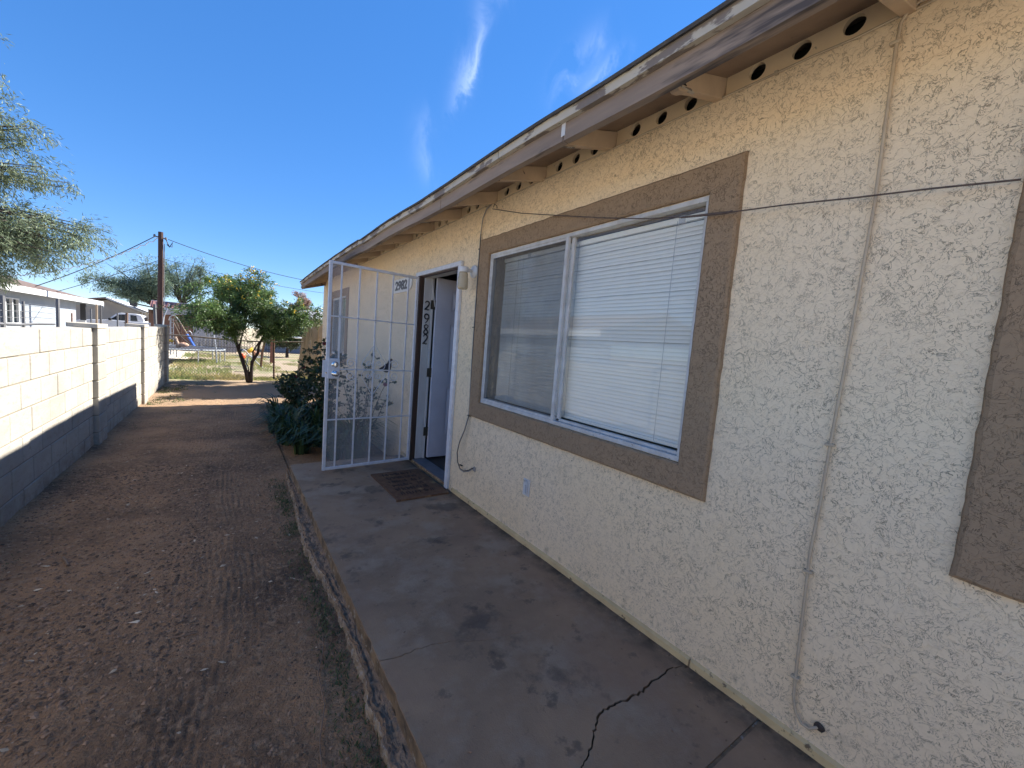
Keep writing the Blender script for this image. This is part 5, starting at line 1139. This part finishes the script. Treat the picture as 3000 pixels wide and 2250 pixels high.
def utility():
    p = empty('utility_pole', (-3.96, 22, -.25), 'reddish brown wooden utility pole behind the block wall', 'pole')
    B().tube([(-4.00, 22, -.25), (-3.98, 22, 1.5), (-3.955, 22, 3.4), (-3.955, 22, 4.96)], [.105, .098, .09, .082], 12).build('post', 'pole', p, smooth=False)
    B().tube([(-3.85, 21.93, 1.0), (-3.84, 21.93, 3.0), (-3.835, 21.93, 4.5)], .014, 6).build('conduit', 'grey_post', p)
    B().tube([(-4.12, 22, 4.76), (-3.80, 22, 4.73)], .025, 6).build('bolt', 'grey_post', p)
    for x, z in ((-4.14, 4.77), (-3.79, 4.72)): B().lathe((x, 21.95, z - .05), [(.03, 0), (.045, .03), (.03, .06), (.04, .09), (.02, .11)], 8).build('insulator', 'grey_post', p)
    B().tube([(-3.79, 21.95, 4.70), (-3.70, 21.95, 4.45), (-3.60, 21.95, 4.42), (-3.58, 21.95, 4.62), (-3.68, 21.95, 4.40), (-3.76, 21.95, 4.5)], .018, 5).build('drip_loop', 'black_iron', p)
    def wire(name, lab, a, b, sag_, r=.014, n=24, m='black_iron', twist=False):
        a, b = Vector(a), Vector(b); P = []
        for i in range(n + 1):
            t = i / n; q = a.lerp(b, t); q.z -= sag_ * 4 * t * (1 - t); P.append(q)
        if twist:
            P = []
            N = 120
            for i in range(N + 1):
                t = i / N; q = a.lerp(b, t); q.z -= sag_ * 4 * t * (1 - t); P.append(q + Vector((0, 0, .035 * math.sin(i * 1.3))))
        tag(B().tube(P, r, 4, smooth if False else True).build(name, m), lab, 'wire')
    wire('overhead_wire', 'overhead wire dropping right from the pole top to behind the house eave', (-3.72, 21.95, 4.71), (5.2, 24.5, 4.28), .42, .015, 30)
    wire('overhead_wire', 'lower overhead wire running right from the pole above the trees', (-3.86, 22, 3.90), (5.2, 24.5, 3.72), .26, .011, 30)
    wire('overhead_wire', 'dark wire sloping down left from the pole top into the feathery tree', (-4.12, 22, 4.76), (-10, 24, 1.2), .30, .016, 24)
    wire('overhead_wire', 'pale twisted wire curving down left from the pole top', (-4.02, 22, 4.70), (-10, 23, 2.4), .62, .016, m='nb_fascia', twist=True)
    wire('overhead_wire', 'short thin wire leaving the middle of the pole toward the left', (-4.05, 22, 3.80), (-10, 25, 1.0), .1, .012)
utility()

def far_buildings():
    g = empty('gabled_outbuilding', (-8, 40, -.2), 'tan-grey gabled outbuilding with pale sloping eave behind the truck', 'outbuilding')
    B().prism([(-12.5, -.25), (-6.9, -.25), (-6.9, 1.90), (-8.6, 2.55), (-12.5, 1.7)], lambda u, v, d: (u, d, v), 40, 46).build('wall', 'tan_wall', g)
    B().prism([(-6.6, 1.82), (-8.6, 2.62), (-8.6, 2.73), (-6.55, 1.92)], lambda u, v, d: (u, d, v), 39.5, 46.5).build('roof', 'nb_fascia', g)
    B().prism([(-8.602, 2.62), (-12.8, 1.70), (-12.8, 1.80), (-8.602, 2.73)], lambda u, v, d: (u, d, v), 39.5, 46.5).build('roof', 'nb_roof', g)
    B().box((-7.75, 42, 2.3), (-7.35, 42.4, 3.0)).build('chimney', 'black_iron', g)
    for x in (-6.75, -6.60, -6.45): B().box((x, 39.6, 1.45), (x + .05, 39.66, 1.85)).build('eave_bracket', 'nb_fascia', g)
    c = empty('dark_carport', (-6, 38, -.2), 'dark cluttered carport between the truck and the red-roofed shed', 'carport')
    B().box((-6.7, 42, -.25), (-3.3, 42.1, 2.2)).build('back_wall', 'fence_brown', c)
    B().prism([(-7.2, 2.45), (-4.4, 2.0), (-4.4, 2.06), (-7.2, 2.52)], lambda u, v, d: (u, d, v), 38, 42.2).build('roof', 'black_iron', c)
    for x in (-6.2, -5.3): B().box((x, 38.1, -.25), (x + .12, 38.22, 2.1)).build('post', 'wood_old', c)
    B().box((-5.9, 40, -.25), (-5.2, 40.6, 1.2)).build('stacked_bin', 'tan_wall', c); B().beam((-5.6, 37, 1.25), (-4.8, 37, 1.05), .06, .05).build('leaning_board', 'board', c)
    # red metal roofed shed
    s = empty('red_roofed_shed', (-4, 30, -.2), 'long shed with dusty red ribbed metal roof and grey walls', 'shed')
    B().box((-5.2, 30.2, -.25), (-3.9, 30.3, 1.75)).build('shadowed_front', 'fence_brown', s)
    B().prism([(-5.2, 2.48), (-2.2, 2.50), (-2.2, 2.13), (-5.2, 2.13)], lambda u, v, d: (u, d + (2.48 - v) * -1.4, v), 30.4, 30.44).build('roof', 'red_roof', s)
    for i in range(15):
        x = -5.1 + i * .2; B().beam((x, 30.37, 2.478), (x, 29.88, 2.135), .03, .03).build('roof_rib', 'red_rib', s)
    B().box((-5.2, 30.38, 2.475), (-2.2, 30.5, 2.51)).build('ridge_flashing', 'nb_fascia', s)
    B().prism([(-4.9, 2.12), (-3.0, 2.12), (-3.4, 1.86), (-4.9, 1.72)], lambda u, v, d: (u, d, v), 29.9, 30.0).build('awning_board', 'shed_grey', s)
    x = -3.86
    while x < -3.32: B().box((x, 29.92 + random.uniform(-.01, .01), -.25), (x + .10, 29.95, 1.75 + random.uniform(-.04, .04))).build('board', 'fence_brown', s); x += .108
    for i in range(11):
        x = -3.30 + i * .19; B().box((x, 29.96, -.25), (x + .184, 30.0 + .006 * (i % 2), 1.9)).build('wall_panel', 'shed_grey', s)
    fo = empty('grey_garden_shed', (2.5, 32, -.2), 'low blue-grey roofed building at right behind the broken board fence', 'shed')
    B().box((.6, 33, -.25), (7, 36, 2.35)).build('wall', 'nb_wall', fo); B().prism([(0.2, 2.34), (7.2, 2.34), (7.2, 2.42), (.2, 2.42)], lambda u, v, d: (u, d, v), 32.3, 36.2).build('eave', 'nb_fascia', fo)
    B().prism([(32.2, 2.43), (34.3, 3.05), (36.4, 2.43)], lambda u, v, d: (d, u, v), .2, 7.2).build('roof', 'shed_grey', fo)
    # black iron fence
    f = empty('iron_fence', (-.6, 28, -.2), 'low black iron picket fence in front of the grey shed wall', 'fence')
    for z in (.17, .60): B().box((-2.8, 27.99, z), (.6, 28.02, z + .025)).build('rail', 'black_iron', f)
    for i in range(26): x = -2.8 + i * .136; B().box((x, 27.995, -.24), (x + .018, 28.015, .62)).build('picket', 'black_iron', f)
    bp = empty('brick_pillar', (0, 22, -.2), 'rough red brick pillar with climbing weeds behind the chain link post', 'pillar')
    for r in range(15):
        for q in range(2):
            x = -.05 + q * .095 + (.0 if r % 2 else .0); B().box((x + .002, 22 + .01 * ((r + q) % 2), -.22 + r * .088), (x + .090, 22.18, -.14 + r * .088)).build('brick', 'brick', bp)
    B().box((-.045, 22.015, -.24), (.135, 22.17, 1.09)).build('mortar_core', 'mortar', bp)
    tag(B().tube([(-.60, 19, -.22), (-.585, 18.5, .5), (-.55, 17.6, 1.02), (-.53, 17.2, 1.2)], .04, 7).build('leaning_post', 'rust'), 'leaning rusty brown post right of the toys beyond the fence', 'post')
    tag(B().box((-.92, 23, .64), (-.69, 23.04, .76)).build('yellow_board', 'yellow_roof'), 'small pale yellow board beyond the fence above the toys', 'board')
    tag(B().tube([(.9, 24, 1.05), (1.3, 24, 1.055), (1.7, 24, 1.05)], [.02, .05, .04], 6).build('white_lid', 'nb_fascia'), 'flat white object in the dark foliage left of the board fence', 'lid')
far_buildings()

def chainlink():
    c = empty('chain_link_fence', (-1.5, 14.6, -.2), 'sagging chain link fence with steel posts across the end of the yard', 'fence')
    y = 14.6; zt = lambda x: 1.015 - .045 * math.exp(-((x + 1.4) / .9) ** 2) + .05 * max(0, x + .5)
    P = [(-3.3 + .1 * i, y, zt(-3.3 + .1 * i) + .006) for i in range(37)]
    B().tube(P, .021, 6).build('top_rail', 'chain', c)
    for x in (-3.28, -.53): B().tube([(x + (.03 if x > -1 else 0), y + .03, -.25), (x, y + .03, zt(x) + .02)], .028, 7).build('post', 'rust' if x > -1 else 'chain', c)
    v = B(); s = .075; z0 = -.19
    k = -3.3 - 1.2
    n = 0
    while k < .3:
        for sg in (1, -1):
            pts = []
            for t in range(17):
                z = z0 + 1.2 * t / 16; x = k + (z - z0) * .92 if sg > 0 else k + 1.15 - (z - z0) * .92
                if x < -3.3 or x > .28 or z > zt(x): 
                    if len(pts) > 1: v.tube(pts, .0034, 3, cap=False)
                    pts = []; continue
                pts.append((x, y - .0025 * sg + .01 * nz1(x * 2, z * 2, 0), z))
            if len(pts) > 1: v.tube(pts, .0034, 3, cap=False)
        k += s
    tag(v.build('chain_link_mesh', 'chain', c), kind='stuff')
    # broken board fence against the house's back corner
    f = empty('board_fence', (.5, 15.3, -.2), 'leaning weathered board fence of uneven planks at the house corner', 'fence')
    L = [(.18, .365, .00, 1.30, 0), (.24, .40, .11, 1.78, 0), (.32, .46, .19, 1.82, 0), (.42, .50, .265, 1.84, 0), (.49, .56, .33, 1.83, 0), (.56, .64, .40, 1.88, 1), (.64, .67, .48, 1.96, 0), (.645, .80, .55, 1.50, 0), (.76, .86, .66, 1.86, 2), (.88, .95, .78, 1.92, 2)]
    L = [(.20, .335, .10, 1.30), (.285, .40, .105, 1.80), (.375, .455, .07, 1.83), (.43, .52, .06, 1.84), (.50, .575, .05, 1.84), (.555, .64, .08, 1.86)]
    for i, (xb, xt, w, zt_) in enumerate(L):
        B().prism([(xb, -.22), (xb + w + .015, -.22), (xt + w * .85, zt_), (xt + .004, zt_ + .008)], lambda u, v_, d: (u, d, v_), 15.15 + .02 * (i % 2), 15.17 + .02 * (i % 2)).build('board', 'board', f)
    for xb, w, z1, m, yy in ((.655, .085, 2.0, 'board', 15.22), (.66, .13, 1.50, 'board', 15.16), (.745, .10, 1.85, 'board', 15.30), (.83, .055, 1.90, 'board_tan', 15.2), (.90, .12, 1.72, 'board', 15.24), (1.03, .13, 1.7, 'board', 15.2)):
        B().box((xb, yy, -.22), (xb + w, yy + .02, z1)).build('board', m, f, bevel=.002)
    for z in (.35, 1.2): B().box((.3, 15.33, z), (1.2, 15.37, z + .07)).build('rail', 'fence_brown', f)
chainlink()

def play():
    t = empty('trampoline', (-3.5, 21.4, -.2), 'round backyard trampoline with pale rim beyond the chain link fence', 'trampoline')
    cx, cy, R, z = -3.5, 21.6, 1.72, .34
    ring = [(cx + R * math.cos(a), cy + R * math.sin(a), z) for a in [2 * math.pi * i / 48 for i in range(49)]]
    B().tube(ring, .028, 8, cap=False).build('rim', 'tramp_pad', t, smooth=True)
    B().lathe((cx, cy, z - .01), [(R - .03, 0), (R - .25, -.012), (.01, -.05)], 40).build('jumping_mat', 'tramp_bed', t)
    for a in (-.45, .1, .75, -1.05, 2.6, 3.6, -2.0, 1.6):
        x, y = cx + R * math.cos(a), cy + R * math.sin(a); B().tube([(x, y, z), (x, y, -.2)], .02, 6).build('leg', 'galv', t)
    B().tube([(-2.20, 20.2, 1.32), (-2.08, 20.2, .4), (-2.05, 20.2, -.2)], .026, 6).build('net_pole', 'galv', t)
    s = empty('climbing_playset', (-3.6, 25, -.2), 'arched metal climber with pale rails and blue slide behind the trampoline', 'playset')
    B().tube([(-3.96, 25, 1.44), (-3.93, 25, 1.60), (-3.83, 25, 1.69), (-3.73, 25, 1.67), (-3.64, 25, 1.54), (-3.56, 25, 1.38)], .022, 6).build('arch', 'galv', s, smooth=True)
    for a, b in (((-3.90, 25, 1.62), (-3.52, 24.9, .72)), ((-3.72, 25, 1.60), (-3.58, 25, 1.05)), ((-3.78, 25, 1.64), (-3.62, 25, 1.15))): B().beam(a, b, .03, .03).build('rail', 'wood_post', s)
    for x in (-3.93, -3.90, -3.81): B().beam((x, 25.1, 1.55), (x, 25.1, -.2), .03, .03).build('ladder_post', 'galv', s)
    for i in range(6): B().beam((-3.93, 25.1, .1 + i * .25), (-3.81, 25.1, .1 + i * .25), .025, .02).build('rung', 'galv', s)
    B().beam((-3.56, 24.95, 1.40), (-3.27, 24.9, .82), .05, .035).build('slide_rail', 'wood_post', s)
    B().beam((-3.29, 24.9, .84), (-2.99, 24.8, .24), .16, .07).build('slide', 'blue_plastic', s, bevel=.01)
    B().beam((-3.52, 24.8, .72), (-3.1, 24.6, .30), .03, .03).build('brace', 'black_iron', s); B().tube([(-3.30, 25, .95), (-3.2, 25, 1.0), (-3.12, 25, .92), (-3.10, 25, .8)], .015, 5).build('hoop', 'galv', s)
    tag(B().blob((-3.60, 21.6, .60), .09, 2, .4, 3, (1.1, .8, .65)).build('yellow_toy', 'toy_yellow'), 'lumpy yellow plastic toy lying at the left end of the trampoline', 'toy')
    tag(B().tube([(-3.36, 21.6, .34), (-3.38, 21.6, .48), (-3.42, 21.6, .60), (-3.43, 21.6, .66)], [.085, .07, .055, .06], 10).blob((-3.45, 21.58, .70), .065, 2, .2, 4, (1.1, .9, .9)).tube([(-3.43, 21.6, .74), (-3.42, 21.6, .79)], .015, 5).tube([(-3.47, 21.6, .74), (-3.475, 21.6, .79)], .015, 5).build('plush_toy', 'toy_tan', smooth=True), 'tan long-necked plush animal sitting up on the trampoline', 'toy')
    tag(B().blob((-3.19, 21.6, .46), .135, 2, .25, 3, (1.25, .8, .75)).build('cushion', 'cushion', smooth=True), 'peach-coloured cushion lying beside the tan plush toy', 'cushion')
    tag(B().lathe((-1.21, 19.3, .12), [(.07, 0), (.10, .05), (.105, .14), (.07, .21), (.03, .22)], 12).build('orange_bucket', 'toy_orange', smooth=True), 'round orange-red plastic bucket left of the white chair frame', 'bucket')
    tag(B().tube([(-1.10, 19.5, .37), (-1.0, 19.5, .43), (-.83, 19.5, .53)], [.075, .08, .085], 14).build('yellow_drum', 'toy_yellow', smooth=True), 'yellow plastic drum tipped beside the orange bucket', 'toy')
    c = empty('lounge_chair', (-1, 19, -.2), 'folded white tubular lounge chair frame standing behind the tree trunks', 'chair')
    for dy in (0, .32):
        B().tube([(-1.21, 19 + dy, .42), (-1.18, 19 + dy, .50), (-1.12, 19 + dy, .47), (-.93, 19 + dy, .22), (-.50, 19 + dy, -.21)], .017, 6).build('rail', 'nb_fascia', c); B().tube([(-1.05, 19 + dy, .26), (-.60, 19 + dy, .215)], .017, 6).build('arm', 'nb_fascia', c)
        B().tube([(-1.04, 19 + dy, .20), (-1.08, 19 + dy, -.2)], .014, 6).build('leg', 'galv', c)
    B().tube([(-1.2, 19, .45), (-1.2, 19.32, .45)], .014, 6).build('crossbar', 'nb_fascia', c)
    tag(B().blob((-.72, 19.6, .36), .13, 2, .35, 3, (1.2, .8, .7)).build('striped_cushion', 'cushion'), 'rumpled pink cushion at the right end of the lounge chair', 'cushion')
    tag(B().box((-1.5, 17.0, -.20), (-1.0, 17.12, -.175)).build('loose_board', 'board'), 'pale board lying on the grass just beyond the fence', 'board')
    tag(B().beam((-2.75, 23.5, .05), (-2.2, 23.2, .02), .1, .03).build('loose_board', 'board'), 'brown board lying behind the trampoline legs', 'board')
play()
